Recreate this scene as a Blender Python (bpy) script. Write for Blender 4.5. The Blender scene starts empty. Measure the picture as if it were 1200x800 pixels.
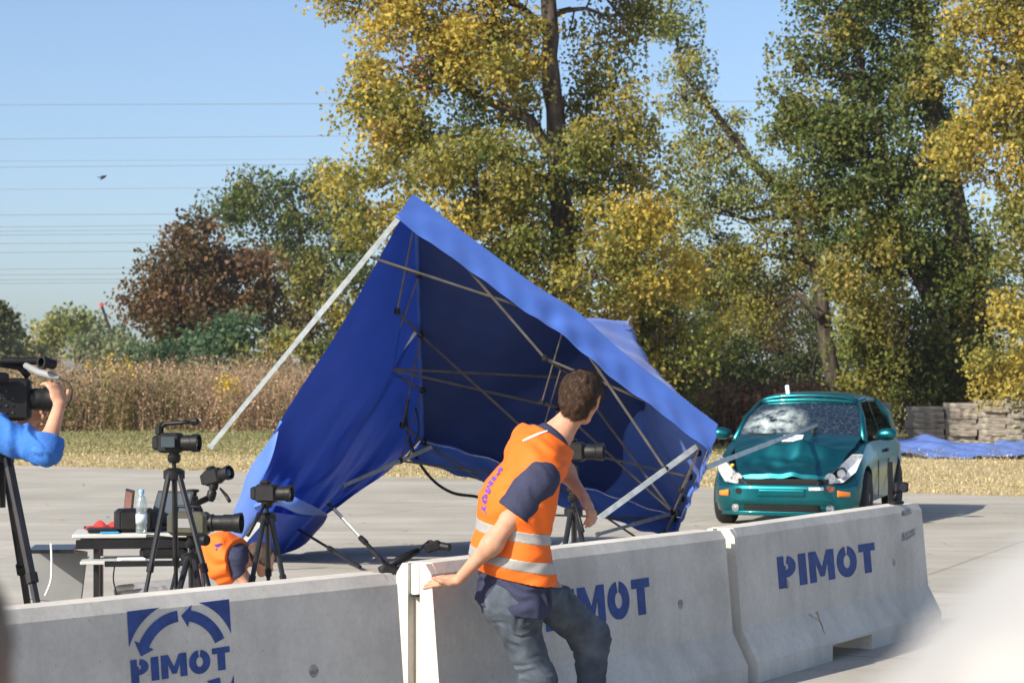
import bpy, math, random
import numpy as np
from mathutils import Vector, Matrix

# ------------------------------------------------------------------ camera, sky, sun, exposure
scene = bpy.context.scene
FPX, HC, HY, CX = 2500.0, 1.55, 452.0, 600.0      # focal length and horizon measured in the photograph
cam_data = bpy.data.cameras.new('camera')
cam = bpy.data.objects.new('camera', cam_data)
scene.collection.objects.link(cam)
cam.location = (0, 0, HC)
cam.rotation_euler = (math.radians(90), 0, 0)
cam_data.sensor_fit = 'HORIZONTAL'
cam_data.sensor_width = 36.0
cam_data.lens = FPX / 1200.0 * 36.0
cam_data.shift_y = (HY - 400.0) / 1200.0
cam_data.clip_start = 0.05
cam_data.clip_end = 3000
cam_data.dof.use_dof = True
cam_data.dof.focus_distance = 10.0
cam_data.dof.aperture_fstop = 8.5
scene.camera = cam

SUN_EL = 31.5
SUN_TRAVEL = Vector((0.74, 0.67))                  # horizontal direction the sunlight travels
world = bpy.data.worlds.new('World')
scene.world = world
world.use_nodes = True
wn, wl = world.node_tree.nodes, world.node_tree.links
for n in list(wn):
    wn.remove(n)
sky = wn.new('ShaderNodeTexSky')
sky.sky_type = 'NISHITA'
sky.sun_disc = False
sky.sun_elevation = math.radians(SUN_EL)
sky.sun_rotation = math.atan2(-SUN_TRAVEL.x, -SUN_TRAVEL.y)
sky.altitude = 0
sky.air_density = 0.8
sky.dust_density = 1.5
sky.ozone_density = 2.8
bg = wn.new('ShaderNodeBackground')
bg.inputs['Strength'].default_value = 0.118
wo = wn.new('ShaderNodeOutputWorld')
wl.new(sky.outputs[0], bg.inputs['Color'])
wl.new(bg.outputs[0], wo.inputs['Surface'])

sun_data = bpy.data.lights.new('sun', 'SUN')
sun_data.energy = 4.8
sun_data.angle = math.radians(0.53)
sun_data.color = (1.0, 0.92, 0.78)
sun = bpy.data.objects.new('sun', sun_data)
scene.collection.objects.link(sun)
_t = SUN_TRAVEL.normalized() * math.cos(math.radians(SUN_EL))
_dir = Vector((_t.x, _t.y, -math.sin(math.radians(SUN_EL))))
sun.rotation_euler = _dir.to_track_quat('-Z', 'Y').to_euler()
sun.location = (-20, -5, 25)

vs = scene.view_settings
vs.view_transform = 'Standard'
vs.look = 'None'
vs.exposure = 0.66
vs.gamma = 1.0
vs.use_curve_mapping = False
scene.cycles.max_bounces = 6
scene.cycles.transparent_max_bounces = 12
scene.cycles.use_denoising = True

# ------------------------------------------------------------------ helpers
random.seed(4)
RNG = np.random.default_rng(11)
col = scene.collection


def P(px, py, d):
    """a point of the place, from where it shows in the photograph and how far it is"""
    return Vector(((px - CX) / FPX * d, d, HC - (py - HY) / FPX * d))


def tag(o, label=None, cat=None, group=None, kind=None):
    if label: o['label'] = label
    if cat: o['category'] = cat
    if group: o['group'] = group
    if kind: o['kind'] = kind
    return o


def thing(name, loc, label, cat, rz=0.0, group=None):
    o = bpy.data.objects.new(name, None)
    o.empty_display_size = 0.1
    col.objects.link(o)
    o.location = loc
    o.rotation_euler = (0, 0, rz)
    return tag(o, label, cat, group)


def link(name, me, mat, parent=None, world_space=False):
    o = bpy.data.objects.new(name, me)
    col.objects.link(o)
    if mat is not None and len(me.materials) == 0:
        me.materials.append(mat)
    if parent is not None:
        o.parent = parent
        if world_space:
            p, off = parent, Vector((0, 0, 0))
            while p is not None:
                off += p.location
                p = p.parent
            o.location = -off
    return o


def copy_tree(o, parent=None):
    c = o.copy()
    col.objects.link(c)
    c.parent = parent
    for ch in o.children:
        copy_tree(ch, c)
    return c


def frame_of(axis, hint=Vector((0, 0, 1))):
    a = Vector(axis).normalized()
    if abs(a.dot(hint)) > 0.97:
        hint = Vector((1, 0, 0))
    u = a.cross(hint).normalized()
    v = u.cross(a).normalized()
    return u, v


class MB:
    def __init__(self):
        self.v, self.f = [], []

    def add(self, vs, fs):
        b = len(self.v)
        self.v += [tuple(p) for p in vs]
        self.f += [tuple(i + b for i in f) for f in fs]
        return self

    def box(self, c, s, rot=None, bev=0.0):
        """box with bevelled vertical and horizontal edges (bev) about its centre"""
        hx, hy, hz = s[0] / 2, s[1] / 2, s[2] / 2
        c = Vector(c)
        M = rot if rot is not None else Matrix.Identity(3)
        b = min(bev, hx * .95, hy * .95, hz * .95)
        if b <= 0:
            vs = [Vector((x * hx, y * hy, z * hz)) for x in (-1, 1) for y in (-1, 1) for z in (-1, 1)]
            fs = [(0, 1, 3, 2), (4, 6, 7, 5), (0, 4, 5, 1), (2, 3, 7, 6), (0, 2, 6, 4), (1, 5, 7, 3)]
            return self.add([c + M @ p for p in vs], fs)
        def ring(z, ins):
            x, y = hx - ins, hy - ins
            return [Vector(p) for p in ((x, y - b, z), (x - b, y, z), (-x + b, y, z), (-x, y - b, z),
                                        (-x, -y + b, z), (-x + b, -y, z), (x - b, -y, z), (x, -y + b, z))]
        vs = ring(-hz, b) + ring(-hz + b, 0) + ring(hz - b, 0) + ring(hz, b)
        vs = [v for v in vs]
        fs = [tuple(range(7, -1, -1)), tuple(range(24, 32))]
        for k in range(3):
            for i in range(8):
                j = (i + 1) % 8
                fs.append((k * 8 + i, k * 8 + j, k * 8 + 8 + j, k * 8 + 8 + i))
        return self.add([c + M @ p for p in vs], fs)

    def tube(self, pts, r, seg=8, caps=True):
        pts = [Vector(p) for p in pts]
        n = len(pts)
        rs = r if isinstance(r, (list, tuple)) else [r] * n
        vs, fs = [], []
        u = None
        for i, p in enumerate(pts):
            ax = (pts[min(i + 1, n - 1)] - pts[max(i - 1, 0)]).normalized()
            if u is None:
                u, _ = frame_of(ax)
            u = (u - ax * u.dot(ax)).normalized()
            w = ax.cross(u)
            for k in range(seg):
                a = 2 * math.pi * k / seg
                vs.append(p + (u * math.cos(a) + w * math.sin(a)) * rs[i])
        for i in range(n - 1):
            for k in range(seg):
                k2 = (k + 1) % seg
                fs.append((i * seg + k, i * seg + k2, (i + 1) * seg + k2, (i + 1) * seg + k))
        if caps:
            fs.append(tuple(range(seg - 1, -1, -1)))
            fs.append(tuple((n - 1) * seg + k for k in range(seg)))
        return self.add(vs, fs)

    def bar(self, a, b, w, h, up=Vector((0, 0, 1))):
        """rectangular bar from a to b"""
        a, b = Vector(a), Vector(b)
        u, v = frame_of(b - a, up)
        vs = []
        for p in (a, b):
            for su, sv in ((-1, -1), (1, -1), (1, 1), (-1, 1)):
                vs.append(p + u * su * w / 2 + v * sv * h / 2)
        return self.add(vs, [(3, 2, 1, 0), (4, 5, 6, 7), (0, 1, 5, 4), (1, 2, 6, 5), (2, 3, 7, 6), (3, 0, 4, 7)])

    def lathe(self, prof, base=(0, 0, 0), axis=(0, 0, 1), seg=16):
        """prof: list of (radius, distance along axis)"""
        base = Vector(base)
        ax = Vector(axis).normalized()
        u, w = frame_of(ax)
        vs, fs = [], []
        for (r, t) in prof:
            for k in range(seg):
                a = 2 * math.pi * k / seg
                vs.append(base + ax * t + (u * math.cos(a) + w * math.sin(a)) * r)
        n = len(prof)
        for i in range(n - 1):
            for k in range(seg):
                k2 = (k + 1) % seg
                fs.append((i * seg + k, i * seg + k2, (i + 1) * seg + k2, (i + 1) * seg + k))
        fs.append(tuple(range(seg - 1, -1, -1)))
        fs.append(tuple((n - 1) * seg + k for k in range(seg)))
        return self.add(vs, fs)

    def prism(self, poly, depth, M=Matrix.Identity(4)):
        """polygon in the xy plane (list of (x, y)) pulled up by depth in z, then moved by M"""
        n = len(poly)
        vs = [M @ Vector((x, y, 0)) for x, y in poly] + [M @ Vector((x, y, depth)) for x, y in poly]
        fs = [tuple(range(n - 1, -1, -1)), tuple(range(n, 2 * n))]
        for i in range(n):
            j = (i + 1) % n
            fs.append((i, j, n + j, n + i))
        return self.add(vs, fs)

    def grid(self, fn, nu, nv):
        vs = [fn(i / nu, j / nv) for i in range(nu + 1) for j in range(nv + 1)]
        fs = [(i * (nv + 1) + j, (i + 1) * (nv + 1) + j, (i + 1) * (nv + 1) + j + 1, i * (nv + 1) + j + 1)
              for i in range(nu) for j in range(nv)]
        return self.add(vs, fs)

    def build(self, name, mat, parent=None, world_space=False, smooth=False, angle=None):
        me = bpy.data.meshes.new(name)
        me.from_pydata(self.v, [], self.f)
        me.update()
        if smooth:
            me.shade_smooth()
            if angle:
                me.set_sharp_from_angle(angle=math.radians(angle))
        return link(name, me, mat, parent, world_space)


def np_mesh(name, verts, faces_n, nper):
    """mesh straight from numpy arrays; faces all have nper corners"""
    me = bpy.data.meshes.new(name)
    nv, nf = len(verts), len(faces_n)
    me.vertices.add(nv)
    me.vertices.foreach_set('co', np.ascontiguousarray(verts, dtype=np.float32).ravel())
    me.loops.add(nf * nper)
    me.loops.foreach_set('vertex_index', np.ascontiguousarray(faces_n, dtype=np.int32).ravel())
    me.polygons.add(nf)
    me.polygons.foreach_set('loop_start', np.arange(0, nf * nper, nper, dtype=np.int32))
    me.polygons.foreach_set('loop_total', np.full(nf, nper, dtype=np.int32))
    me.update(calc_edges=True)
    return me


# ------------------------------------------------------------------ materials
def new_mat(name):
    m = bpy.data.materials.new(name)
    m.use_nodes = True
    nt = m.node_tree
    b = nt.nodes['Principled BSDF']
    return m, nt, b


def mat(name, c, rough=0.6, metal=0.0, var=0.15, scale=6.0, bump=0.0, bscale=None, spec=0.5, coat=0.0, c2=None, detail=6):
    """a plain surface: colour mottled by noise, with fine relief"""
    m, nt, b = new_mat(name)
    N, L = nt.nodes, nt.links
    tc = N.new('ShaderNodeTexCoord')
    nz = N.new('ShaderNodeTexNoise')
    nz.inputs['Scale'].default_value = scale
    nz.inputs['Detail'].default_value = detail
    L.new(tc.outputs['Object'], nz.inputs['Vector'])
    rp = N.new('ShaderNodeValToRGB')
    lo = [max(0, x * (1 - var)) for x in c]
    hi = [min(1, x * (1 + var)) for x in (c2 or c)]
    rp.color_ramp.elements[0].position = 0.3
    rp.color_ramp.elements[1].position = 0.7
    rp.color_ramp.elements[0].color = (*lo, 1)
    rp.color_ramp.elements[1].color = (*hi, 1)
    L.new(nz.outputs['Fac'], rp.inputs['Fac'])
    L.new(rp.outputs['Color'], b.inputs['Base Color'])
    b.inputs['Roughness'].default_value = rough
    b.inputs['Metallic'].default_value = metal
    b.inputs['Specular IOR Level'].default_value = spec
    b.inputs['Coat Weight'].default_value = coat
    if bump > 0:
        n2 = N.new('ShaderNodeTexNoise')
        n2.inputs['Scale'].default_value = bscale or scale * 8
        n2.inputs['Detail'].default_value = 4
        L.new(tc.outputs['Object'], n2.inputs['Vector'])
        bp = N.new('ShaderNodeBump')
        bp.inputs['Strength'].default_value = bump
        bp.inputs['Distance'].default_value = 0.01
        L.new(n2.outputs['Fac'], bp.inputs['Height'])
        L.new(bp.outputs['Normal'], b.inputs['Normal'])
    return m


def leaf_mat(name, translucent=0.42, attr='leaf_colour', rough=0.55):
    m, nt, b = new_mat(name)
    N, L = nt.nodes, nt.links
    at = N.new('ShaderNodeAttribute')
    at.attribute_name = attr
    L.new(at.outputs['Color'], b.inputs['Base Color'])
    b.inputs['Roughness'].default_value = rough
    b.inputs['Specular IOR Level'].default_value = 0.3
    tr = N.new('ShaderNodeBsdfTranslucent')
    L.new(at.outputs['Color'], tr.inputs['Color'])
    mx = N.new('ShaderNodeMixShader')
    mx.inputs[0].default_value = translucent
    L.new(b.outputs[0], mx.inputs[1])
    L.new(tr.outputs[0], mx.inputs[2])
    L.new(mx.outputs[0], N['Material Output'].inputs['Surface'])
    return m


def cloth_mat(name, c, translucent=0.1, rough=0.6, bump=0.25, bscale=9.0, var=0.1, sheen=0.0):
    m = mat(name, c, rough, 0, var, 2.5, bump, bscale, spec=0.35)
    nt = m.node_tree
    N, L = nt.nodes, nt.links
    b = N['Principled BSDF']
    b.inputs['Sheen Weight'].default_value = sheen
    tr = N.new('ShaderNodeBsdfTranslucent')
    tr.inputs['Color'].default_value = (*c, 1)
    mx = N.new('ShaderNodeMixShader')
    mx.inputs[0].default_value = translucent
    L.new(b.outputs[0], mx.inputs[1])
    L.new(tr.outputs[0], mx.inputs[2])
    L.new(mx.outputs[0], N['Material Output'].inputs['Surface'])
    return m


def concrete_mat(name, base, joints=False, stain=0.35, scale=1.0):
    m, nt, b = new_mat(name)
    N, L = nt.nodes, nt.links
    tc = N.new('ShaderNodeTexCoord')

    def noise(s, d=8, rough=0.6, vec=None):
        n = N.new('ShaderNodeTexNoise')
        n.inputs['Scale'].default_value = s
        n.inputs['Detail'].default_value = d
        n.inputs['Roughness'].default_value = rough
        L.new(vec or tc.outputs['Object'], n.inputs['Vector'])
        return n.outputs['Fac']

    def ramp(f, p0, p1, c0, c1):
        r = N.new('ShaderNodeValToRGB')
        r.color_ramp.elements[0].position = p0
        r.color_ramp.elements[1].position = p1
        r.color_ramp.elements[0].color = (*c0, 1)
        r.color_ramp.elements[1].color = (*c1, 1)
        L.new(f, r.inputs['Fac'])
        return r.outputs['Color']

    def mul(a, bb, f=1.0):
        x = N.new('ShaderNodeMix')
        x.data_type = 'RGBA'
        x.blend_type = 'MULTIPLY'
        x.inputs[0].default_value = f
        L.new(a, x.inputs[6])
        L.new(bb, x.inputs[7])
        return x.outputs[2]
    big = ramp(noise((0.55 if joints else 2.2) * scale), 0.32, 0.7, [x * (0.84 if joints else 0.78) for x in base], [min(1, x * 1.1) for x in base])
    fine = ramp(noise(38 * scale, 6, 0.7), 0.3, 0.7, (0.86, 0.86, 0.85), (1, 1, 1))
    c = mul(big, fine)
    mp = N.new('ShaderNodeMapping')
    mp.inputs['Scale'].default_value = (9 * scale, 9 * scale, 0.9 * scale) if not joints else (0.25, 2.2, 1)
    L.new(tc.outputs['Object'], mp.inputs['Vector'])
    streak = ramp(noise(1.0, 6, 0.65, mp.outputs[0]), 0.35, 0.62, (1 - stain * .55, 1 - stain * .56, 1 - stain * .6), (1, 1, 1))
    c = mul(c, streak)
    sp = N.new('ShaderNodeTexVoronoi')                      # air holes and specks
    sp.inputs['Scale'].default_value = 26 * scale if not joints else 3.5
    L.new(tc.outputs['Object'], sp.inputs['Vector'])
    specks = ramp(sp.outputs['Distance'], 0.05, 0.085, (0.45, 0.43, 0.41), (1, 1, 1))
    c = mul(c, specks, 0.8)
    if joints:
        br = N.new('ShaderNodeTexBrick')
        br.offset = 0.0
        br.inputs['Scale'].default_value = 1.0
        br.inputs['Brick Width'].default_value = 4.0
        br.inputs['Row Height'].default_value = 4.0
        br.inputs['Mortar Size'].default_value = 0.022
        br.inputs['Color1'].default_value = (1, 1, 1, 1)
        br.inputs['Color2'].default_value = (0.93, 0.93, 0.92, 1)
        br.inputs['Mortar'].default_value = (0.72, 0.70, 0.66, 1)
        m2 = N.new('ShaderNodeMapping')
        m2.inputs['Rotation'].default_value = (0, 0, math.radians(24))
        L.new(tc.outputs['Object'], m2.inputs['Vector'])
        L.new(m2.outputs[0], br.inputs['Vector'])
        c = mul(c, br.outputs['Color'])
    L.new(c, b.inputs['Base Color'])
    b.inputs['Roughness'].default_value = 0.85
    b.inputs['Specular IOR Level'].default_value = 0.3
    bp = N.new('ShaderNodeBump')
    bp.inputs['Strength'].default_value = 0.25
    bp.inputs['Distance'].default_value = 0.006
    L.new(noise(60 * scale, 6, 0.7), bp.inputs['Height'])
    L.new(bp.outputs['Normal'], b.inputs['Normal'])
    return m


M_BLACK = mat('black_plastic', (0.009, 0.009, 0.010), 0.5, 0, 0.3, 20, 0.1, spec=0.3)
M_BLACKMETAL = mat('black_metal', (0.018, 0.018, 0.02), 0.35, 0.3, 0.3, 12)
M_RUBBER = mat('black_rubber', (0.012, 0.012, 0.012), 0.8, 0, 0.3, 20, 0.2)
M_STEEL = mat('galvanised_steel', (0.56, 0.59, 0.55), 0.45, 0.35, 0.18, 14, 0.1)
M_STRUT = mat('dull_steel', (0.20, 0.175, 0.13), 0.5, 0.5, 0.25, 9, 0.1)
M_WHITE = mat('white_plastic', (0.75, 0.75, 0.73), 0.5, 0, 0.06, 9)
M_GLASSLENS = mat('lens_glass', (0.01, 0.012, 0.03), 0.06, 0, 0.2, 3, spec=0.8)
M_CONCRETE = concrete_mat('yard_concrete', (0.47, 0.44, 0.385), joints=True, stain=0.3)
M_BARRIER = concrete_mat('barrier_concrete', (0.68, 0.64, 0.575), stain=0.16, scale=1.0)
M_BLUEPAINT = mat('stencilled_blue_paint', (0.020, 0.055, 0.22), 0.7, 0, 0.25, 24, 0.15)
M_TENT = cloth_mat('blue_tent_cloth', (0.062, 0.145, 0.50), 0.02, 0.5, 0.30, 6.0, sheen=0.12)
M_ROOF_SHADE = cloth_mat('roof_shade_blue', (0.013, 0.036, 0.165), 0.02, 0.6, 0.22, 7.0)  # tent cloth darkened in colour, stands for the shade under the roof
M_WALL_SHADE = cloth_mat('shaded_wall_cloth', (0.016, 0.058, 0.40), 0.12, 0.55, 0.22, 7.0)  # darker copy of the tent cloth, shade of the unlit wall in its colour
M_TARP = cloth_mat('blue_tarpaulin', (0.12, 0.20, 0.52), 0.05, 0.42, 0.4, 5.0, 0.2)
M_SKIN = mat('skin', (0.50, 0.26, 0.17), 0.62, 0, 0.16, 22, 0.15, 180, spec=0.35)
M_SKIN.node_tree.nodes['Principled BSDF'].inputs['Subsurface Weight'].default_value = 0.12
M_SKIN.node_tree.nodes['Principled BSDF'].inputs['Subsurface Radius'].default_value = (0.012, 0.005, 0.003)
M_BARK = mat('bark', (0.036, 0.029, 0.022), 0.95, 0, 0.35, 9, 1.0, 22, c2=(0.085, 0.070, 0.056), spec=0.1)
for _n in [n for n in M_BARK.node_tree.nodes if n.type == 'TEX_NOISE']:          # furrows run up the trunk
    _m = M_BARK.node_tree.nodes.new('ShaderNodeMapping')
    _m.inputs['Scale'].default_value = (1, 1, 0.22)
    _t = [n for n in M_BARK.node_tree.nodes if n.type == 'TEX_COORD'][0]
    M_BARK.node_tree.links.new(_t.outputs['Object'], _m.inputs['Vector'])
    M_BARK.node_tree.links.new(_m.outputs[0], _n.inputs['Vector'])
M_LEAF = leaf_mat('leaves')
M_DRY = leaf_mat('dry_stalks', 0.25, rough=0.8)
# ------------------------------------------------------------------ ground
def sheet(name, poly, z, m, label=None):
    b = MB()
    b.add([(x, y, z) for x, y in poly], [tuple(range(len(poly)))])
    o = b.build(name, m)
    o['kind'] = 'structure'
    return o


def ground_mat(name, stops, sc=0.35, fine=5.0):
    m, nt, b = new_mat(name)
    N, L = nt.nodes, nt.links
    tc = N.new('ShaderNodeTexCoord')
    n1 = N.new('ShaderNodeTexNoise'); n1.inputs['Scale'].default_value = sc; n1.inputs['Detail'].default_value = 9; n1.inputs['Roughness'].default_value = 0.65
    n2 = N.new('ShaderNodeTexNoise'); n2.inputs['Scale'].default_value = fine; n2.inputs['Detail'].default_value = 8; n2.inputs['Roughness'].default_value = 0.7
    for n in (n1, n2):
        L.new(tc.outputs['Object'], n.inputs['Vector'])
    ad = N.new('ShaderNodeMath'); ad.operation = 'ADD'
    m1 = N.new('ShaderNodeMath'); m1.operation = 'MULTIPLY'; m1.inputs[1].default_value = 0.6
    m2 = N.new('ShaderNodeMath'); m2.operation = 'MULTIPLY'; m2.inputs[1].default_value = 0.4
    L.new(n1.outputs['Fac'], m1.inputs[0]); L.new(n2.outputs['Fac'], m2.inputs[0])
    L.new(m1.outputs[0], ad.inputs[0]); L.new(m2.outputs[0], ad.inputs[1])
    r = N.new('ShaderNodeValToRGB')
    els = r.color_ramp.elements
    for i, (p, c) in enumerate(stops):
        e = els[i] if i < 2 else els.new(p)
        e.position = p
        e.color = (*c, 1)
    L.new(ad.outputs[0], r.inputs['Fac'])
    L.new(r.outputs['Color'], b.inputs['Base Color'])
    b.inputs['Roughness'].default_value = 0.95
    b.inputs['Specular IOR Level'].default_value = 0.1
    bp = N.new('ShaderNodeBump'); bp.inputs['Strength'].default_value = 0.6; bp.inputs['Distance'].default_value = 0.05
    L.new(n2.outputs['Fac'], bp.inputs['Height']); L.new(bp.outputs['Normal'], b.inputs['Normal'])
    return m


M_VERGE = ground_mat('dry_grass_ground', [(0.30, (0.24, 0.22, 0.10)), (0.44, (0.38, 0.31, 0.18)), (0.56, (0.50, 0.40, 0.25)), (0.70, (0.28, 0.25, 0.12))])
R = 700
sheet('ground', [(-R, -R), (R, -R), (R, R), (-R, R)], -0.008, M_VERGE)
# edge of the concrete yard: far on the left, nearer on the right
EDGE = [(-60, 57), (-10.0, 41.8), (-3.5, 37.6), (2.9, 32.6), (7.2, 29.9), (14, 26.2), (40, 12)]
random.seed(8)
edge_pts = []
for (x0, y0), (x1, y1) in zip(EDGE[:-1], EDGE[1:]):
    k = max(2, int(abs(x1 - x0) / 0.5))
    for i in range(k):
        t = i / k
        edge_pts.append((x0 + (x1 - x0) * t, y0 + (y1 - y0) * t + random.uniform(-.22, .22)))
edge_pts.append(EDGE[-1])
sheet('concrete_yard', [(-60, -20), (40, -20)] + edge_pts[::-1], 0.0, M_CONCRETE)


def edge_y(x):
    for (x0, y0), (x1, y1) in zip(EDGE[:-1], EDGE[1:]):
        if x0 <= x <= x1:
            return y0 + (y1 - y0) * (x - x0) / (x1 - x0)
    return 30


# ------------------------------------------------------------------ leaves, grass and stalks
def leaf_cards(pos, size, rng, flat=0.0):
    """pos (n,3), size (n,) -> four-cornered leaf faces turned every way"""
    n = len(pos)
    a = rng.normal(size=(n, 3))
    if flat:
        a[:, 2] *= (1 - flat)
    a /= np.linalg.norm(a, axis=1)[:, None] + 1e-9
    b = rng.normal(size=(n, 3))
    b -= (b * a).sum(1)[:, None] * a
    b /= np.linalg.norm(b, axis=1)[:, None] + 1e-9
    s = size[:, None]
    n_ = np.cross(a, b)
    v = np.empty((n, 4, 3), dtype=np.float32)
    v[:, 0] = pos - a * s * 0.5
    v[:, 1] = pos + b * s * 0.38 + n_ * s * 0.08
    v[:, 2] = pos + a * s * 0.55
    v[:, 3] = pos - b * s * 0.38 + n_ * s * 0.08
    return v.reshape(-1, 3)


def colour_mesh(name, verts, colours, nper=4):
    nf = len(verts) // nper
    me = np_mesh(name, verts, np.arange(nf * nper, dtype=np.int32).reshape(nf, nper), nper)
    at = me.attributes.new('leaf_colour', 'FLOAT_COLOR', 'POINT')
    c = np.ones((nf * nper, 4), dtype=np.float32)
    c[:, :3] = np.repeat(colours, nper, axis=0)
    at.data.foreach_set('color', c.ravel())
    return me


PAL = {
    'gold': [((0.37, 0.275, 0.05), 4), ((0.32, 0.255, 0.05), 4), ((0.18, 0.175, 0.04), 3), ((0.11, 0.125, 0.03), 2), ((0.30, 0.17, 0.05), .25)],
    'olive': [((0.17, 0.165, 0.035), 4), ((0.11, 0.13, 0.03), 4), ((0.24, 0.20, 0.045), 3), ((0.06, 0.085, 0.02), 2), ((0.28, 0.20, 0.05), .7)],
    'green': [((0.07, 0.10, 0.025), 4), ((0.10, 0.125, 0.03), 3), ((0.16, 0.16, 0.04), 2), ((0.045, 0.07, 0.02), 2), ((0.28, 0.21, 0.04), .7)],
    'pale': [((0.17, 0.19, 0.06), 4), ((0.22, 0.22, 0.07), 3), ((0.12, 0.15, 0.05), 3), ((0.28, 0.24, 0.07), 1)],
    'russet': [((0.11, 0.062, 0.03), 4), ((0.075, 0.055, 0.025), 3), ((0.16, 0.085, 0.035), 2), ((0.06, 0.06, 0.022), 2)],
    'dark': [((0.045, 0.065, 0.02), 4), ((0.06, 0.075, 0.02), 3), ((0.085, 0.08, 0.025), 2), ((0.03, 0.045, 0.015), 2)],
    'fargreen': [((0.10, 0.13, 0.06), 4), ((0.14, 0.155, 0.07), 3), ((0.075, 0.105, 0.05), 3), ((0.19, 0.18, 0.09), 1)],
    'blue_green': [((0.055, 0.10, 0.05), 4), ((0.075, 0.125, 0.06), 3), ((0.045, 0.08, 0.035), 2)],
    'red': [((0.35, 0.05, 0.025), 3), ((0.45, 0.10, 0.04), 2), ((0.25, 0.04, 0.02), 2)],
    'orange': [((0.42, 0.17, 0.07), 3), ((0.36, 0.13, 0.05), 2)],
    'brown': [((0.12, 0.075, 0.04), 3), ((0.09, 0.06, 0.03), 3), ((0.16, 0.10, 0.05), 2), ((0.07, 0.065, 0.03), 2)],
}


def pick(pal, n, rng):
    cols = np.array([c for c, w in PAL[pal]])
    w = np.array([w for c, w in PAL[pal]], dtype=float)
    return cols[rng.choice(len(cols), n, p=w / w.sum())]


def foliage(blobs, d, rng, leaf, per_clump=70, clump_r=0.45, fill=1.0, pal='olive', shell=0.5):
    """blobs: (px, py, rx_px, ry_px[, palette[, extra depth]]) at distance d.
    Each blob is filled with clumps of leaves, thicker toward its outside."""
    V, C = [], []
    for bl in blobs:
        px, py, rx, ry = bl[:4]
        pl = bl[4] if len(bl) > 4 and bl[4] else pal
        dd = d + (bl[5] if len(bl) > 5 else 0.0)
        k = dd / FPX
        c = np.array(P(px, py, dd))
        ax = np.array([rx * k, max(rx, ry) * k * 0.9, ry * k])
        vol = ax[0] * ax[1] * ax[2] * 4.19
        nc = max(8, int(2.3 * fill * vol / (clump_r ** 3 * 4.2)))
        u = rng.normal(size=(nc, 3))
        u /= np.linalg.norm(u, axis=1)[:, None]
        rad = rng.random(nc) ** (1 / 3.0)
        rad = rad * (1 - shell) + shell * (0.72 + 0.36 * rng.random(nc))
        cen = c + u * rad[:, None] * ax
        base = pick(pl, nc, rng)
        npc = np.maximum(8, (1.15 * per_clump * rng.uniform(0.45, 1.4, nc)).astype(int))
        tot = npc.sum()
        idx = np.repeat(np.arange(nc), npc)
        g = np.clip(rng.normal(size=(tot, 3)), -1.75, 1.75) * np.array([0.55, 0.55, 0.42]) * clump_r * rng.uniform(0.7, 1.35, nc)[idx][:, None]
        pos = cen[idx] + g
        pos[:, 2] -= np.abs(g[:, 0]) * 0.25
        own = pick(pl, tot, rng)
        mixc = base[idx] * 0.72 + own * 0.28
        mixc *= 1.45 * rng.uniform(0.82, 1.18, tot)[:, None]
        V.append(leaf_cards(pos, leaf * rng.uniform(0.6, 1.35, tot), rng))
        C.append(mixc)
    V, C = np.concatenate(V), np.concatenate(C)
    ok = V.reshape(-1, 4, 3)[:, :, 2].min(1) > 0.02
    return V.reshape(-1, 4, 3)[ok].reshape(-1, 3), C[ok]


def limb_pts(a, b, rng, n=6, wob=0.08, sag=0.0):
    a, b = Vector(a), Vector(b)
    L = (b - a).length
    out = []
    for i in range(n + 1):
        t = i / n
        p = a.lerp(b, t)
        if 0 < i < n:
            p += Vector(rng.normal(size=3)) * L * wob * 0.5
        p.z += math.sin(t * math.pi) * L * sag
        out.append(p)
    return out


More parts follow.
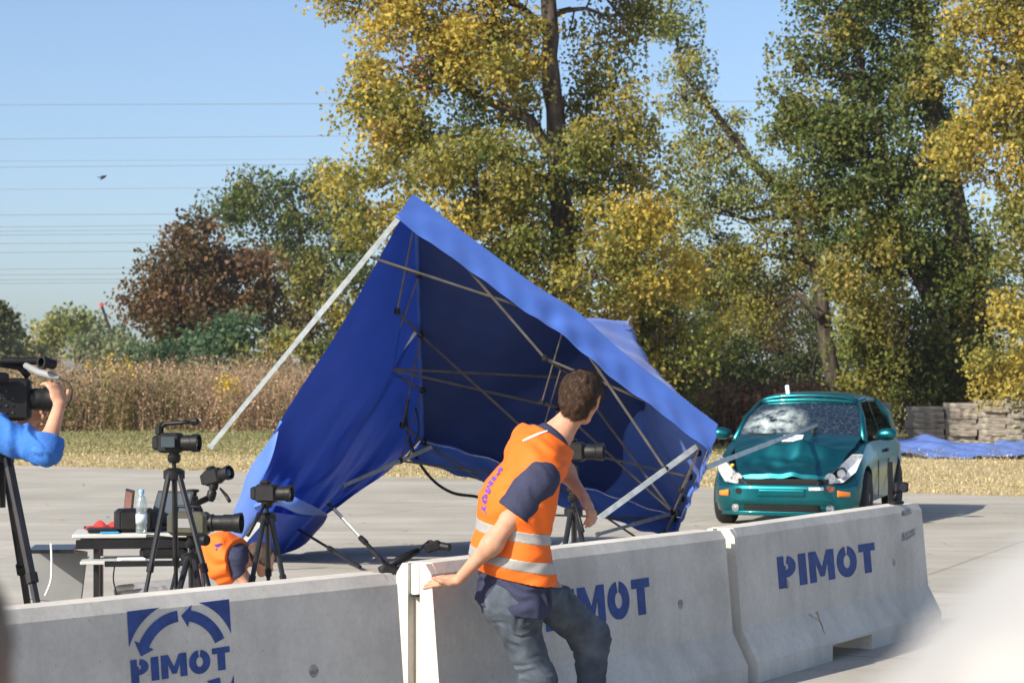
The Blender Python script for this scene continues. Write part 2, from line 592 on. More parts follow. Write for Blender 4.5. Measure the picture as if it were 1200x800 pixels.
def tree(name, label, trunks, blobs, d, pal, leaf=0.13, per_clump=70, clump_r=0.5, fill=0.9, limbs=9, group=None, seed=1, extra=None, bark=None, shell=0.5):
    """trunks: list of polylines [(px, py, radius_m), ...] from the ground up, first one is the main one"""
    rng = np.random.default_rng(seed)
    b0 = P(trunks[0][0][0], trunks[0][0][1], d)
    base = Vector((b0.x, d, 0.0))
    t = thing(name, base, label, 'tree', group=group)
    mb = MB()
    nodes = []
    for tr in trunks:
        pts, rs = [], []
        for i, q in enumerate(tr):
            p = P(q[0], q[1], d + (q[3] if len(q) > 3 else 0))
            if i == 0 and tr is trunks[0]:
                p.z = -0.05
            pts.append(p); rs.append(q[2])
        dense, drs = [], []
        for i in range(len(pts) - 1):
            for k in range(5):
                s = k / 5
                w = Vector(rng.normal(size=3)) * rs[i] * 0.10
                w.z = 0
                dense.append(pts[i].lerp(pts[i + 1], s) + (w if (i or k) else Vector()))
                drs.append((rs[i] + (rs[i + 1] - rs[i]) * s) * rng.uniform(0.93, 1.07))
        dense.append(pts[-1]); drs.append(rs[-1])
        mb.tube(dense, drs, 12)
        nodes += list(zip(dense, drs))
    order = list(range(len(blobs)))
    rng.shuffle(order)
    for i in order[:limbs]:
        px, py = blobs[i][:2]
        dd = d + (blobs[i][5] if len(blobs[i]) > 5 else 0)
        e = P(px, py, dd + rng.uniform(-1, 1))
        cand = [(p, r) for p, r in nodes if p.z < e.z + 0.3] or nodes
        p, r = min(cand, key=lambda q: (q[0] - e).length)
        pts = limb_pts(p, e, rng, 6, 0.16, 0.06)
        r0 = min(r * 0.55, 0.02 + 0.03 * (e - p).length)
        mb.tube(pts, [r0 * (1 - 0.75 * k / 6) for k in range(7)], 7)
        for k in (2, 3, 4, 5, 6):
            for _ in range(2):
                q = pts[k] + Vector(np.clip(rng.normal(size=3), -1.2, 1.0)) * (0.5 + 0.01 * d) * 0.6
                mb.tube(limb_pts(pts[k], q, rng, 3, 0.2), [r0 * .35, r0 * .28, r0 * .2, r0 * .1], 5)
    mb.build('trunk', bark or M_BARK, t, True, smooth=True)
    V, C = foliage(blobs, d, rng, leaf, per_clump, clump_r, fill, pal, shell)
    if extra:
        for (eb, ep, en, er) in extra:
            V2, C2 = foliage(eb, d, rng, leaf, en, er, 0.6, ep, 0.3)
            V = np.concatenate([V, V2]); C = np.concatenate([C, C2])
    me = colour_mesh('crown', V, C)
    cr = link('crown', me, M_LEAF, t, True)
    cr['kind'] = 'stuff'
    return t


def bush(name, label, blobs, d, pal, leaf=0.1, per_clump=60, clump_r=0.4, fill=1.0, group=None, seed=1, cat='bush'):
    rng = np.random.default_rng(seed)
    x = P(blobs[0][0], 0, d).x
    t = thing(name, (x, d, 0), label, cat, group=group)
    mb = MB()
    for bl in blobs:
        e = P(bl[0], bl[1], d)
        for k in range(3):
            q = e + Vector(rng.normal(size=3)) * bl[2] * d / FPX * 0.4
            s = Vector((x + rng.uniform(-.3, .3), d + rng.uniform(-.3, .3), -0.03))
            mb.tube(limb_pts(s, q, rng, 4, 0.1), [0.05, 0.045, 0.035, 0.025, 0.012], 6)
    mb.build('stem', M_BARK, t, True, smooth=True)
    V, C = foliage(blobs, d, rng, leaf, per_clump, clump_r, fill, pal)
    cr = link('foliage', colour_mesh('foliage', V, C), M_LEAF, t, True)
    cr['kind'] = 'stuff'
    return t


# --- the tall yellowing tree behind the tent
tree('yellowing_tree', 'tall gold and olive tree with a bare dark trunk behind the blue tent',
     [[(664, 520, 0.33), (661, 300, 0.27), (654, 200, 0.235), (649, 110, 0.205), (641, 0, 0.18), (632, -120, 0.15), (630, -260, 0.08)],
      [(650, 190, 0.15), (622, 140, 0.13), (570, 118, 0.09), (520, 95, 0.05)],
      [(645, 40, 0.13), (610, 10, 0.10), (560, -30, 0.06)]],
     [(470, 50, 62, 55, 'gold'), (432, 120, 42, 40, 'gold'), (440, 175, 45, 40, 'gold'), (425, 235, 48, 42, 'gold', -2), (505, 130, 62, 55, 'olive'),
      (550, 50, 62, 50, 'gold'), (545, 215, 70, 55, 'olive', -1), (480, 265, 60, 40, 'gold', -2), (575, 280, 60, 45, 'olive', -1),
      (585, 130, 42, 50, 'olive', 2), (700, 60, 36, 34, 'olive', 1), (735, 25, 30, 26, 'olive', 1), (715, 130, 55, 50, 'olive', 1), (750, 195, 48, 48, 'olive', 1),
      (700, 215, 45, 45, 'green', 2.5), (735, 265, 58, 45, 'gold', -1), (640, 255, 45, 40, 'green', 3.5), (700, 320, 60, 45, 'olive', -1),
      (770, 325, 48, 45, 'gold', -1), (790, 395, 50, 45, 'olive'), (735, 380, 60, 45, 'olive'), (620, -75, 90, 50, 'olive'), (490, -45, 80, 50, 'gold'),
      (720, -60, 60, 40, 'olive'), (600, -170, 110, 70, 'olive'), (400, -10, 25, 20, 'gold'), (610, 350, 60, 40, 'green', 1), (660, 420, 80, 50, 'green', 1),
      (770, 440, 60, 40, 'dark', 1), (600, 20, 40, 45, 'gold'), (590, 80, 45, 45, 'gold', -.5), (607, 180, 36, 40, 'olive', -.5), (610, 225, 20, 36, 'olive', -1.0), (690, 170, 22, 36, 'olive', -1.0), (615, 300, 36, 32, 'olive', -1.0)],
     48, 'olive', leaf=0.105, per_clump=190, clump_r=0.52, fill=1.05, limbs=16, seed=3,
     extra=[([(488, 85, 22, 32)], 'orange', 26, 0.4)])

# --- the thin leaning tree in the middle gap
tree('leaning_tree', 'pale green slender tree leaning left between the two big trees',
     [[(985, 505, 0.26), (960, 330, 0.22), (925, 235, 0.17), (880, 190, 0.14), (840, 135, 0.11), (800, 85, 0.07), (786, 10, 0.04), (788, -60, 0.02)]],
     [(785, -25, 20, 28), (784, 28, 22, 22), (800, 75, 30, 24), (795, 118, 34, 26), (835, 150, 36, 26), (862, 185, 38, 28), (820, 195, 34, 28), (895, 225, 42, 28),
      (845, 240, 48, 34), (800, 260, 36, 34), (880, 285, 52, 34, 'olive'), (935, 270, 40, 34, 'olive'), (830, 310, 52, 38, 'olive'), (905, 335, 44, 32, 'olive'), (850, 365, 46, 32, 'olive')],
     66, 'pale', leaf=0.115, per_clump=130, clump_r=0.55, fill=0.8, limbs=13, seed=5)

# --- two big trees on the right
tree('ivy_clad_tree', 'big dark green tree with a forked leaning trunk behind the parked car',
     [[(1165, 520, 0.50), (1150, 400, 0.44), (1122, 260, 0.38), (1098, 150, 0.34), (1080, 40, 0.28), (1066, -100, 0.2), (1060, -250, 0.08)],
      [(1150, 430, 0.30), (1105, 380, 0.25), (1070, 310, 0.22), (1040, 220, 0.18), (1020, 120, 0.14), (998, 40, 0.10), (985, -40, 0.05)]],
     [(960, 20, 40, 36), (935, 85, 34, 36, 'olive'), (918, 140, 26, 28, 'olive'), (965, 150, 52, 46), (1010, 70, 50, 46), (1045, 10, 52, 44), (1080, 90, 50, 50), (1030, 160, 58, 50),
      (960, 215, 48, 38), (1000, 250, 55, 45), (1065, 230, 52, 48), (1105, 180, 44, 44), (1020, 320, 50, 48, 'olive', -1), (1015, 390, 38, 44, 'olive', -1), (1075, 320, 55, 50),
      (1120, 300, 46, 50), (1060, 400, 60, 50), (1110, 420, 60, 48), (1150, 350, 46, 54), (1030, 440, 40, 34, 'olive', -1), (1000, -60, 80, 45), (1080, -90, 90, 60), (1085, 450, 60, 30, 'dark')],
     62, 'green', leaf=0.125, per_clump=210, clump_r=0.62, fill=1.25, limbs=14, seed=7,
     extra=[([(1022, 385, 9, 20), (1025, 428, 8, 12), (1012, 352, 8, 10)], 'red', 26, 0.3), ([(1093, 385, 5, 6)], 'orange', 12, 0.25)])
tree('golden_tree', 'golden yellow tree at the right edge overhanging the slab stacks',
     [[(1262, 545, 0.34), (1255, 380, 0.28), (1245, 200, 0.22), (1240, 40, 0.16), (1240, -120, 0.08)],
      [(1252, 330, 0.14), (1215, 260, 0.10), (1170, 215, 0.06)], [(1246, 150, 0.14), (1200, 90, 0.09), (1150, 60, 0.05)]],
     [(1165, 20, 48, 36), (1140, 55, 36, 34), (1190, 80, 48, 40), (1165, 125, 40, 26), (1130, 170, 38, 24), (1175, 185, 46, 30), (1210, 150, 46, 44), (1195, 250, 34, 34, 'olive'),
      (1215, 310, 40, 44, 'olive'), (1195, 380, 34, 34), (1180, 430, 34, 32), (1215, 450, 46, 40), (1230, 30, 60, 50), (1190, -50, 90, 50), (1260, 220, 50, 60), (1270, 380, 50, 60)],
     52, 'gold', leaf=0.11, per_clump=190, clump_r=0.52, fill=0.95, limbs=12, seed=9)
for i, (lb, blobs, d, pal) in enumerate([
        ('dark brownish tree in the gap behind the parked car', [(910, 370, 42, 34, 'brown'), (940, 400, 42, 36), (895, 415, 46, 34), (960, 435, 40, 30), (915, 455, 60, 26)], 85, 'dark'),
        ('olive trees filling the gap between tent and car', [(770, 350, 55, 40), (830, 330, 50, 40), (880, 370, 50, 40), (940, 340, 44, 36), (985, 330, 40, 40), (800, 410, 60, 36), (740, 300, 50, 40), (980, 400, 40, 40)], 88, 'olive'),
        ('dark green thicket between the blue tent and the parked car', [(800, 440, 46, 32), (845, 405, 38, 36, 'green'), (860, 445, 46, 30), (760, 470, 50, 24)], 58, 'dark'),
        ('dark undergrowth below the forked tree beside the slab stacks', [(1050, 460, 46, 26), (1100, 440, 50, 30), (1150, 435, 50, 30), (1200, 445, 50, 30), (1005, 455, 30, 24, 'olive')], 66, 'dark')]):
    bush('thicket', lb, blobs, d, pal, leaf=0.125, per_clump=120, clump_r=0.6, fill=0.8, seed=20 + i, cat='thicket')

for k, (src, dx, dy, lb) in enumerate((('ivy_clad_tree', 6.5, -3, 'dark green tree added unseen just beyond the right picture edge'), ('golden_tree', 9.0, -13, 'golden tree added unseen beyond the right picture edge'), ('ivy_clad_tree', 16.0, -25, 'green tree added unseen far beyond the right picture edge'))):
    o = bpy.data.objects[src]  # unseen copies, added so that the car's flank and windows reflect dark foliage
    c = copy_tree(o)
    c.location = o.location + Vector((dx, dy, 0))
    tag(c, lb)

# --- trees on the left
tree('russet_tree', 'round russet brown tree standing at the left behind the reeds',
     [[(245, 470, 0.32), (246, 400, 0.26), (245, 330, 0.2), (240, 270, 0.1)]],
     [(235, 275, 34, 24), (200, 300, 36, 26), (262, 290, 38, 30), (185, 335, 30, 22), (225, 335, 46, 34), (285, 325, 40, 32), (175, 355, 24, 14), (210, 375, 40, 26), (262, 370, 46, 30), (305, 365, 34, 30), (240, 405, 50, 22)],
     92, 'russet', leaf=0.20, per_clump=150, clump_r=0.8, fill=1.25, limbs=8, seed=31)
tree('poplar_tree', 'green and yellow tree directly behind the russet tree',
     [[(365, 480, 0.35), (362, 400, 0.28), (355, 320, 0.22), (350, 250, 0.12)]],
     [(300, 222, 36, 18), (270, 240, 26, 16), (335, 228, 40, 26), (375, 225, 34, 24), (315, 262, 44, 30), (365, 275, 48, 36), (405, 265, 36, 40), (340, 315, 44, 36, 'olive'), (390, 325, 46, 40, 'olive'), (425, 330, 30, 40), (335, 370, 40, 30, 'olive'), (380, 385, 50, 34, 'gold'), (430, 385, 40, 36)],
     104, 'green', leaf=0.20, per_clump=125, clump_r=0.85, fill=0.75, limbs=10, seed=33)
bush_rows = [
    ('blue green shrub at the foot of the russet tree, left one', [(195, 405, 34, 20), (180, 420, 26, 14)], 86, 'blue_green'),
    ('blue green shrub at the foot of the russet tree, right one', [(262, 402, 36, 18), (285, 385, 26, 18), (250, 420, 30, 14)], 85, 'blue_green'),
    ('olive shrub beside the galvanised tent leg, below the poplar', [(310, 420, 36, 22, 'olive'), (345, 410, 34, 24, 'olive'), (385, 425, 40, 22)], 84, 'green'),
]
for i, (lb, bl, d, pal) in enumerate(bush_rows):
    bush('shrub', lb, bl, d, pal, leaf=0.2, per_clump=70, clump_r=0.6, fill=0.9, seed=40 + i, cat='shrub')
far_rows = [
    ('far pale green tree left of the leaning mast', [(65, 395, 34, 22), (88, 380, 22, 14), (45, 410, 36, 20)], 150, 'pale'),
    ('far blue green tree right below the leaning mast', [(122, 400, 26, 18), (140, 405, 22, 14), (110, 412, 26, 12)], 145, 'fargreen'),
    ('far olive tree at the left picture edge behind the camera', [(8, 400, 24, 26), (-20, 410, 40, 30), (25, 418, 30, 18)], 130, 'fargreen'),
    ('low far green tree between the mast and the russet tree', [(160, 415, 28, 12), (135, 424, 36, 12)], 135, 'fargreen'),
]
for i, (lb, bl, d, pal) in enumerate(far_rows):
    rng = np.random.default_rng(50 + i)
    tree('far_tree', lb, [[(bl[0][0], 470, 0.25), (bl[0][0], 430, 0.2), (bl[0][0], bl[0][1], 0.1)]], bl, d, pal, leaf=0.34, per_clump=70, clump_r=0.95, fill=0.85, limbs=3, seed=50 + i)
tree('far_conifer', 'thin dark conifer tip at the left picture edge', [[(-8, 470, 0.2), (-8, 420, 0.16), (-6, 355, 0.05)]], [(-8, 425, 14, 16), (-4, 385, 10, 14), (0, 366, 6, 9), (3, 374, 7, 5)], 128, 'dark', leaf=0.3, per_clump=50, clump_r=0.5, fill=0.8, limbs=2, seed=61)


# far wood that closes the horizon: one mass
def far_wood():
    rng = np.random.default_rng(70)
    V, C = [], []
    for x in np.arange(-150, 190, 4.5):
        d = 190 + rng.uniform(-15, 15)
        px = CX + x / d * FPX
        h = rng.uniform(14, 24)
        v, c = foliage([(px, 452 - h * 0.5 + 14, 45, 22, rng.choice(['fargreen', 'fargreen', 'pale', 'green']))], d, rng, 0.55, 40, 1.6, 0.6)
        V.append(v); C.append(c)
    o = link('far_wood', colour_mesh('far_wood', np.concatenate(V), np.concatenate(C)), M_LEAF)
    return tag(o, 'far line of low green woodland closing the horizon', 'wood', kind='stuff')


far_wood()


# tall dry weeds behind the yard, and short dry grass
def stalks(name, label, cat, n, xr, yr, hr, pal, leaves=5, seed=1, width=0.03, clump=None, leaf_len=0.28, lean_by=0.13, low=0.25):
    rng = np.random.default_rng(seed)
    x = rng.uniform(*xr, n)
    y = rng.uniform(*yr, n) if not callable(yr) else yr(x, rng)
    hn = rng.uniform(*hr, n) * (0.90 + 0.16 * np.sin(x * 0.9) * np.sin(y * 0.7 + x * 0.31) + 0.1 * np.sin(x * 2.7))
    base = np.stack([x, y, np.zeros(n)], 1)
    lean = rng.normal(size=(n, 3)) * lean_by
    lean[:, 2] = 1
    top = base + lean * hn[:, None]
    side = rng.normal(size=(n, 3)); side[:, 2] = 0
    side /= np.linalg.norm(side, axis=1)[:, None]
    w = width
    v = np.empty((n, 4, 3)); v[:, 0] = base - side * w; v[:, 1] = base + side * w; v[:, 2] = top + side * w * .4; v[:, 3] = top - side * w * .4
    c0 = pick(pal, n, rng) * rng.uniform(.7, 1.3, n)[:, None]
    V, C = [v.reshape(-1, 3)], [c0]
    for k in range(leaves):
        t = rng.uniform(low, 1.02, n)
        p = base + (top - base) * t[:, None] + rng.normal(size=(n, 3)) * (0.03 + leaf_len * 0.35)
        V.append(leaf_cards(p, leaf_len * rng.uniform(.5, 1.3, n), rng)); C.append(c0 * rng.uniform(.75, 1.25, n)[:, None])
    o = link(name, colour_mesh(name, np.concatenate(V), np.concatenate(C)), M_DRY)
    return tag(o, label, cat, kind='stuff')


PAL['reed'] = [((0.40, 0.27, 0.17), 4), ((0.45, 0.325, 0.21), 3), ((0.34, 0.215, 0.135), 3), ((0.29, 0.24, 0.13), 1.5), ((0.20, 0.20, 0.085), 1)]
PAL['redreed'] = [((0.17, 0.09, 0.05), 4), ((0.12, 0.075, 0.04), 3), ((0.20, 0.07, 0.04), 1), ((0.10, 0.085, 0.04), 2)]
PAL['greenreed'] = [((0.10, 0.115, 0.035), 4), ((0.15, 0.14, 0.05), 3), ((0.20, 0.15, 0.06), 2)]
PAL['drygrass'] = [((0.52, 0.42, 0.25), 4), ((0.44, 0.36, 0.19), 3), ((0.28, 0.27, 0.11), 2)]
PAL['yellow'] = [((0.55, 0.40, 0.03), 3), ((0.45, 0.30, 0.02), 2)]
stalks('dry_weeds', 'tall dry brown weeds and reeds behind the yard on the left', 'weeds', 36000, (-30, 5), (70.5, 83), (0.9, 2.6), 'reed', 13, 81, 0.006, leaf_len=0.078, lean_by=0.28, low=0.04)
stalks('green_weeds', 'greenish weeds growing among the dry reeds', 'weeds', 7000, (-30, -11), (70.5, 82), (0.9, 2.3), 'greenreed', 9, 82, 0.008, leaf_len=0.13, lean_by=0.25, low=0.06)
stalks('red_brown_weeds', 'reddish brown dry weeds behind the tent and the car', 'weeds', 5000, (2.5, 8.0), (54, 60), (1.0, 1.8), 'redreed', 7, 83, 0.014, leaf_len=0.13)
for gx0, gx1, lab in ((-13.5, -12.5, 'yellow goldenrod flowers among the weeds left of the video camera'), (-9.6, -9.0, 'yellow goldenrod flowers beside the galvanised tent leg')):
    stalks('goldenrod', lab, 'flowers', 26, (gx0, gx1), (70, 70.6), (1.9, 2.4), 'yellow', 5, int(-gx0 * 10), 0.001, leaf_len=0.10, low=0.86)


def verge_near(x, rng):
    e = np.array([edge_y(a) for a in x])
    return e + 0.02 + rng.random(len(x)) ** 1.3 * np.maximum(60 - e, 3)


PAL['verge_green'] = [((0.22, 0.225, 0.095), 4), ((0.30, 0.265, 0.14), 3), ((0.17, 0.185, 0.07), 3)]
sheet('grass_verge', [(-60, 53)] + [(-60 + k * 0.8, 52.5 + 1.6 * math.sin(k * 1.7) * math.sin(k * 0.37)) for k in range(1, 150)] + [(60, 53), (60, 120), (-60, 120)], -0.004,
      ground_mat('greener_grass_ground', [(0.30, (0.12, 0.13, 0.045)), (0.46, (0.22, 0.20, 0.085)), (0.60, (0.27, 0.23, 0.11)), (0.72, (0.15, 0.155, 0.055))]))
stalks('verge_grass', 'short dry yellowish grass along the edge of the yard', 'grass', 70000, (-16, 18), verge_near, (0.02, 0.07), 'drygrass', 1, 85, 0.008, leaf_len=0.035)
stalks('green_verge_grass', 'greener short grass in front of the tall weeds', 'grass', 60000, (-20, 18), (47, 71), (0.03, 0.12), 'verge_green', 1, 86, 0.010, leaf_len=0.05)


# fallen leaves and crumbs on the yard
def litter():
    rng = np.random.default_rng(90)
    n = 420
    x, y = rng.uniform(-9, 9, n), 9 + rng.random(n) ** 0.8 * 25
    p = np.stack([x, y, np.full(n, 0.012)], 1)
    s = rng.uniform(0.03, 0.075, n)
    a = rng.uniform(0, 6.28, n)
    A = np.stack([np.cos(a), np.sin(a), rng.uniform(-.2, .2, n)], 1); B = np.stack([-np.sin(a), np.cos(a), rng.uniform(-.2, .2, n)], 1)
    v = np.empty((n, 4, 3)); v[:, 0] = p - A * s[:, None] * .5; v[:, 1] = p + B * s[:, None] * .35; v[:, 2] = p + A * s[:, None] * .5; v[:, 3] = p - B * s[:, None] * .35
    v[:, :, 2] = np.maximum(v[:, :, 2], 0.006)
    o = link('fallen_leaves', colour_mesh('fallen_leaves', v.reshape(-1, 3), pick('reed', n, rng) * 1.2), M_DRY)
    tag(o, 'dry leaves and crumbs scattered over the concrete', 'leaves', kind='stuff')


litter()

# ------------------------------------------------------------------ stacked slabs and the tarpaulin beside the car
M_SLAB = mat('weathered_slab', (0.20, 0.175, 0.15), 0.9, 0, 0.3, 3, 0.7, 10, c2=(0.33, 0.30, 0.26))
slab_meshes = []
for k in range(4):
    rng = random.Random(100 + k)
    b = MB()
    nx = 6
    vs = []
    for i in range(nx + 1):
        x = -0.5 + i / nx
        j = [rng.uniform(-.02, .02) for _ in range(4)]
        vs += [(x, -.5 + j[0], -.5 + j[1] * 3), (x, .5 + j[2], -.5 + j[1] * 2), (x, .5 + j[2], .5 + j[3] * 3), (x, -.5 + j[0], .5 + j[1] * 3)]
    fs = [(0, 1, 2, 3), tuple(nx * 4 + q for q in (3, 2, 1, 0))]
    for i in range(nx):
        for q in range(4):
            fs.append((i * 4 + q, i * 4 + 4 + q, i * 4 + 4 + (q + 1) % 4, i * 4 + (q + 1) % 4))
    b.add(vs, fs)
    me = bpy.data.meshes.new('slab'); me.from_pydata(b.v, [], b.f); me.update(); me.materials.append(M_SLAB)
    slab_meshes.append(me)
rnd = random.Random(5)
STACKS = [(1014, 1046, 58.5, 8, 'grey slab in the stack just behind the car'),
          (1071, 1108, 56, 7, 'grey slab in the leftmost stack behind the tarpaulin'),
          (1113, 1146, 55.5, 8, 'grey slab in the second stack behind the tarpaulin'),
          (1151, 1180, 55, 8, 'grey slab in the third stack behind the tarpaulin'),
          (1184, 1222, 54.5, 8, 'grey slab in the stack at the right picture edge')]
for x0, x1, d, n, lb in STACKS:
    a, b = P(x0, 0, d).x, P(x1, 0, d).x
    z = 0.0
    for k in range(n):
        h = rnd.uniform(0.12, 0.165)
        o = bpy.data.objects.new('stone_block', rnd.choice(slab_meshes))
        col.objects.link(o)
        o.scale = ((b - a) * rnd.uniform(.93, 1.0), 1.1, h * 0.94)
        o.location = ((a + b) / 2 + rnd.uniform(-.03, .03), d + 0.55 + rnd.uniform(-.07, .07), z + h / 2)
        o.rotation_euler = (0, rnd.uniform(-.012, .012), rnd.uniform(-.05, .05))
        z += h
        lay = 'lowest' if k == 0 else ('topmost' if k == n - 1 else ['second', 'third', 'fourth', 'fifth', 'sixth', 'seventh'][k - 1] + ' from the ground')
        tag(o, f'{lb}, {lay}', 'slab', 'slabs in stacks behind the tarpaulin')


def tarp():
    rng = np.random.default_rng(3)
    def f(u, v):
        x = 7.2 + u * 9.5
        y = 46.0 + v * 7 - u * 1.8 + 0.5 * math.sin(u * 11 + 2 * math.sin(u * 5)) * (1 - v)
        z = 0.03 + 0.035 * math.sin(u * 53 + v * 4 + 2 * math.sin(u * 17)) + 0.03 * math.sin(u * 97 + math.sin(v * 9) * 2 + v * 15) + 0.15 * max(0, v - .25) + 0.16 * math.exp(-((u - .30) / .05) ** 2) * v + 0.05 * math.sin(u * 13 + v * 7) ** 2
        return (x, y, max(0.012, z))
    o = MB().grid(f, 150, 24).build('tarpaulin', M_TARP, smooth=True)
    tag(o, 'crumpled blue tarpaulin spread on the grass before the slab stacks', 'tarpaulin')


tarp()

# ------------------------------------------------------------------ power lines, mast, bird
M_WIRE = mat('wire', (0.16, 0.17, 0.19), 0.6)
WY = [(123, 122), (163, 160), (189, 187), (196, 193), (222, 219.5), (252, 250), (266, 263), (271, 268), (275.5, 273), (285.5, 283), (296, 292.5), (315.5, 313), (322, 319.5), (328, 326), (332, 330)]
for i, (yl, yr_) in enumerate(WY):
    d = 165 + (i % 4) * 6
    a = P(0, yl, d); b = P(370, yr_, d)
    sl = (b.z - a.z) / (b.x - a.x)
    pts = []
    for k in range(25):
        x = a.x - 70 + k * 8.5
        t = (x - a.x) / (b.x - a.x)
        pts.append((x, d, a.z + (x - a.x) * sl + 0.00003 * (x - a.x) ** 2))
    o = MB().tube(pts, 0.014 if i in (2, 4) else 0.020, 5).build('power_line', M_WIRE)
    nm = ['topmost', 'second', 'third', 'fourth', 'fifth', 'sixth', 'seventh', 'eighth', 'ninth', 'tenth', 'eleventh', 'twelfth', 'thirteenth', 'fourteenth', 'lowest'][i]
    tag(o, f'thin overhead wire across the sky, {nm} of the fifteen counted from the top', 'power line', 'power lines crossing the sky')
mast = thing('mast', Vector((P(130, 0, 170).x, 170, 0)), 'dark leaning mast with a red tip above the far trees', 'mast')
MB().tube([P(140, 440, 170), P(128, 384, 170), P(119, 358, 170)], [0.16, 0.14, 0.11], 8).build('pole', M_BLACKMETAL, mast, True)
MB().tube([P(119.4, 359, 170), P(118, 355, 170)], [0.17, 0.17], 8).build('warning_tip', mat('red_paint', (0.6, 0.06, 0.05), 0.5), mast, True)
# the bird
bird = thing('bird', P(121, 208, 60), 'small dark bird flying in the sky above the russet tree', 'bird')
bb = MB()
bc = P(121, 208, 60)
bb.tube([bc + Vector((-.09, 0, -.06)), bc + Vector((-.03, 0, -.02)), bc + Vector((.03, 0, .02)), bc + Vector((.075, 0, .045)), bc + Vector((.1, 0, .06))], [0.008, 0.03, 0.034, 0.02, 0.004], 8)
bb.build('body', M_BLACK, bird, True, smooth=True)
for s, tipv in ((1, Vector((-.07, .12, .06))), (-1, Vector((-.16, -.1, -.005)))):
    w = MB()
    r0, r1 = bc + Vector((.04, 0, .02)), bc + Vector((-.03, 0, -.01))
    w.add([r0, r1, bc + tipv, bc + tipv + Vector((.03, 0, .01)), r0 + Vector((0, 0, .008)), r1 + Vector((0, 0, .008)), bc + tipv + Vector((0, 0, .004)), bc + tipv + Vector((.03, 0, .014))],
          [(3, 2, 1, 0), (4, 5, 6, 7), (0, 1, 5, 4), (1, 2, 6, 5), (2, 3, 7, 6), (3, 0, 4, 7)])
    w.build('wing', M_BLACK, bird, True)


# ------------------------------------------------------------------ thin autumn haze
def haze():
    b = MB().box((0, 0, 23.0), (1440, 1440, 48.2))
    o = b.build('haze', None)
    m = bpy.data.materials.new('haze_air')
    m.use_nodes = True
    nt = m.node_tree
    nt.nodes.remove(nt.nodes['Principled BSDF'])
    pv = nt.nodes.new('ShaderNodeVolumePrincipled')
    pv.inputs['Color'].default_value = (0.90, 0.94, 1.0, 1)
    pv.inputs['Density'].default_value = 0.0003
    pv.inputs['Anisotropy'].default_value = 0.3
    nt.links.new(pv.outputs[0], nt.nodes['Material Output'].inputs['Volume'])
    o.data.materials.append(m)
    tag(o, 'thin pale haze over the whole place', 'haze', kind='stuff')


haze()
# ------------------------------------------------------------------ concrete barriers
B_H = 0.80
PROF = [(0.225, 0.0), (0.225, 0.105), (0.135, 0.275), (0.092, 0.755), (0.062, 0.80)]      # half width, height


def barrier_profile(zmin=None, grow=0.0):
    if zmin is None:
        pr = PROF
    else:
        pr = [(0.225, zmin)] + PROF[1:]
    right = [(-w - grow, z) for w, z in pr]
    left = [(w + grow, z) for w, z in pr[::-1]]
    return right + left


def prism_x(mb, poly, x0, x1, cap0=True, cap1=True, sub=1):
    n = len(poly)
    vs, fs = [], []
    for k in range(sub + 1):
        x = x0 + (x1 - x0) * k / sub
        vs += [(x, y, z) for y, z in poly]
    for k in range(sub):
        for i in range(n):
            j = (i + 1) % n
            fs.append((k * n + i, k * n + j, (k + 1) * n + j, (k + 1) * n + i))
    if cap0: fs.append(tuple(range(n)))
    if cap1: fs.append(tuple(sub * n + i for i in range(n - 1, -1, -1)))
    mb.add(vs, fs)


def barrier(label, a, b, notch=True):
    """a, b: ground points under the two ends of the top ridge"""
    a, b = Vector((a.x, a.y, 0)), Vector((b.x, b.y, 0))
    L = (b - a).length
    rz = math.atan2(b.y - a.y, b.x - a.x)
    t = thing('concrete_barrier', a, label, 'barrier', rz, 'concrete barriers in a row')
    mb = MB()
    g = 0.045                                     # depth of the end grooves
    n0, n1 = L * 0.36, L * 0.36 + 0.62            # drain slot at the foot
    full, high = barrier_profile(), barrier_profile(0.09)
    prism_x(mb, full, g, n0)
    prism_x(mb, high, n0, n1, False, False)
    prism_x(mb, full, n1, L - g)
    mb.build('barrier_body', M_BARRIER, t)
    # end lips either side of the vertical groove
    for x0, x1 in ((0.0, g), (L - g, L)):
        for s in (-1, 1):
            poly = [(s * 0.032, 0.0)] + [(s * w, z) for w, z in PROF[:-1]] + [(s * 0.062, 0.797), (s * 0.032, 0.797)]
            if s > 0: poly = poly[::-1]
            e = MB()
            prism_x(e, poly, x0, x1)
            e.build('end_lip', M_BARRIER, t)
    # lifting hole sockets on the near face
    for x in (L * 0.22, L * 0.80):
        z = 0.46
        y = -(0.135 + (0.092 - 0.135) * (z - 0.275) / 0.48)
        nrm = Vector((0, -0.996, 0.089))
        h = MB()
        h.lathe([(0.027, -0.002), (0.024, 0.002), (0.017, 0.001), (0.001, 0.0008)], (x, y, z), nrm, 14)
        h.build('lifting_socket', M_SOCKET, t, smooth=False)
    return t, a, rz, L


M_SOCKET = mat('stained_socket', (0.30, 0.29, 0.275), 0.9, 0, 0.5, 40, 0.5)


def face_uv(t_, a, rz, px, py):
    """where the line of sight meets the sloping near face of a barrier: (along, up the slope)"""
    ray = P(px, py, 1.0) - Vector((0, 0, HC))
    R_ = Matrix.Rotation(-rz, 3, 'Z')
    o = R_ @ (Vector((0, 0, HC)) - a)
    dl = R_ @ ray
    p0 = Vector((0, -0.135, 0.275)); up = Vector((0, 0.043, 0.48)).normalized(); n = up.cross(Vector((1, 0, 0))).normalized()
    t = (p0 - o).dot(n) / dl.dot(n)
    q = o + dl * t
    return q.x, (q - p0).dot(up)


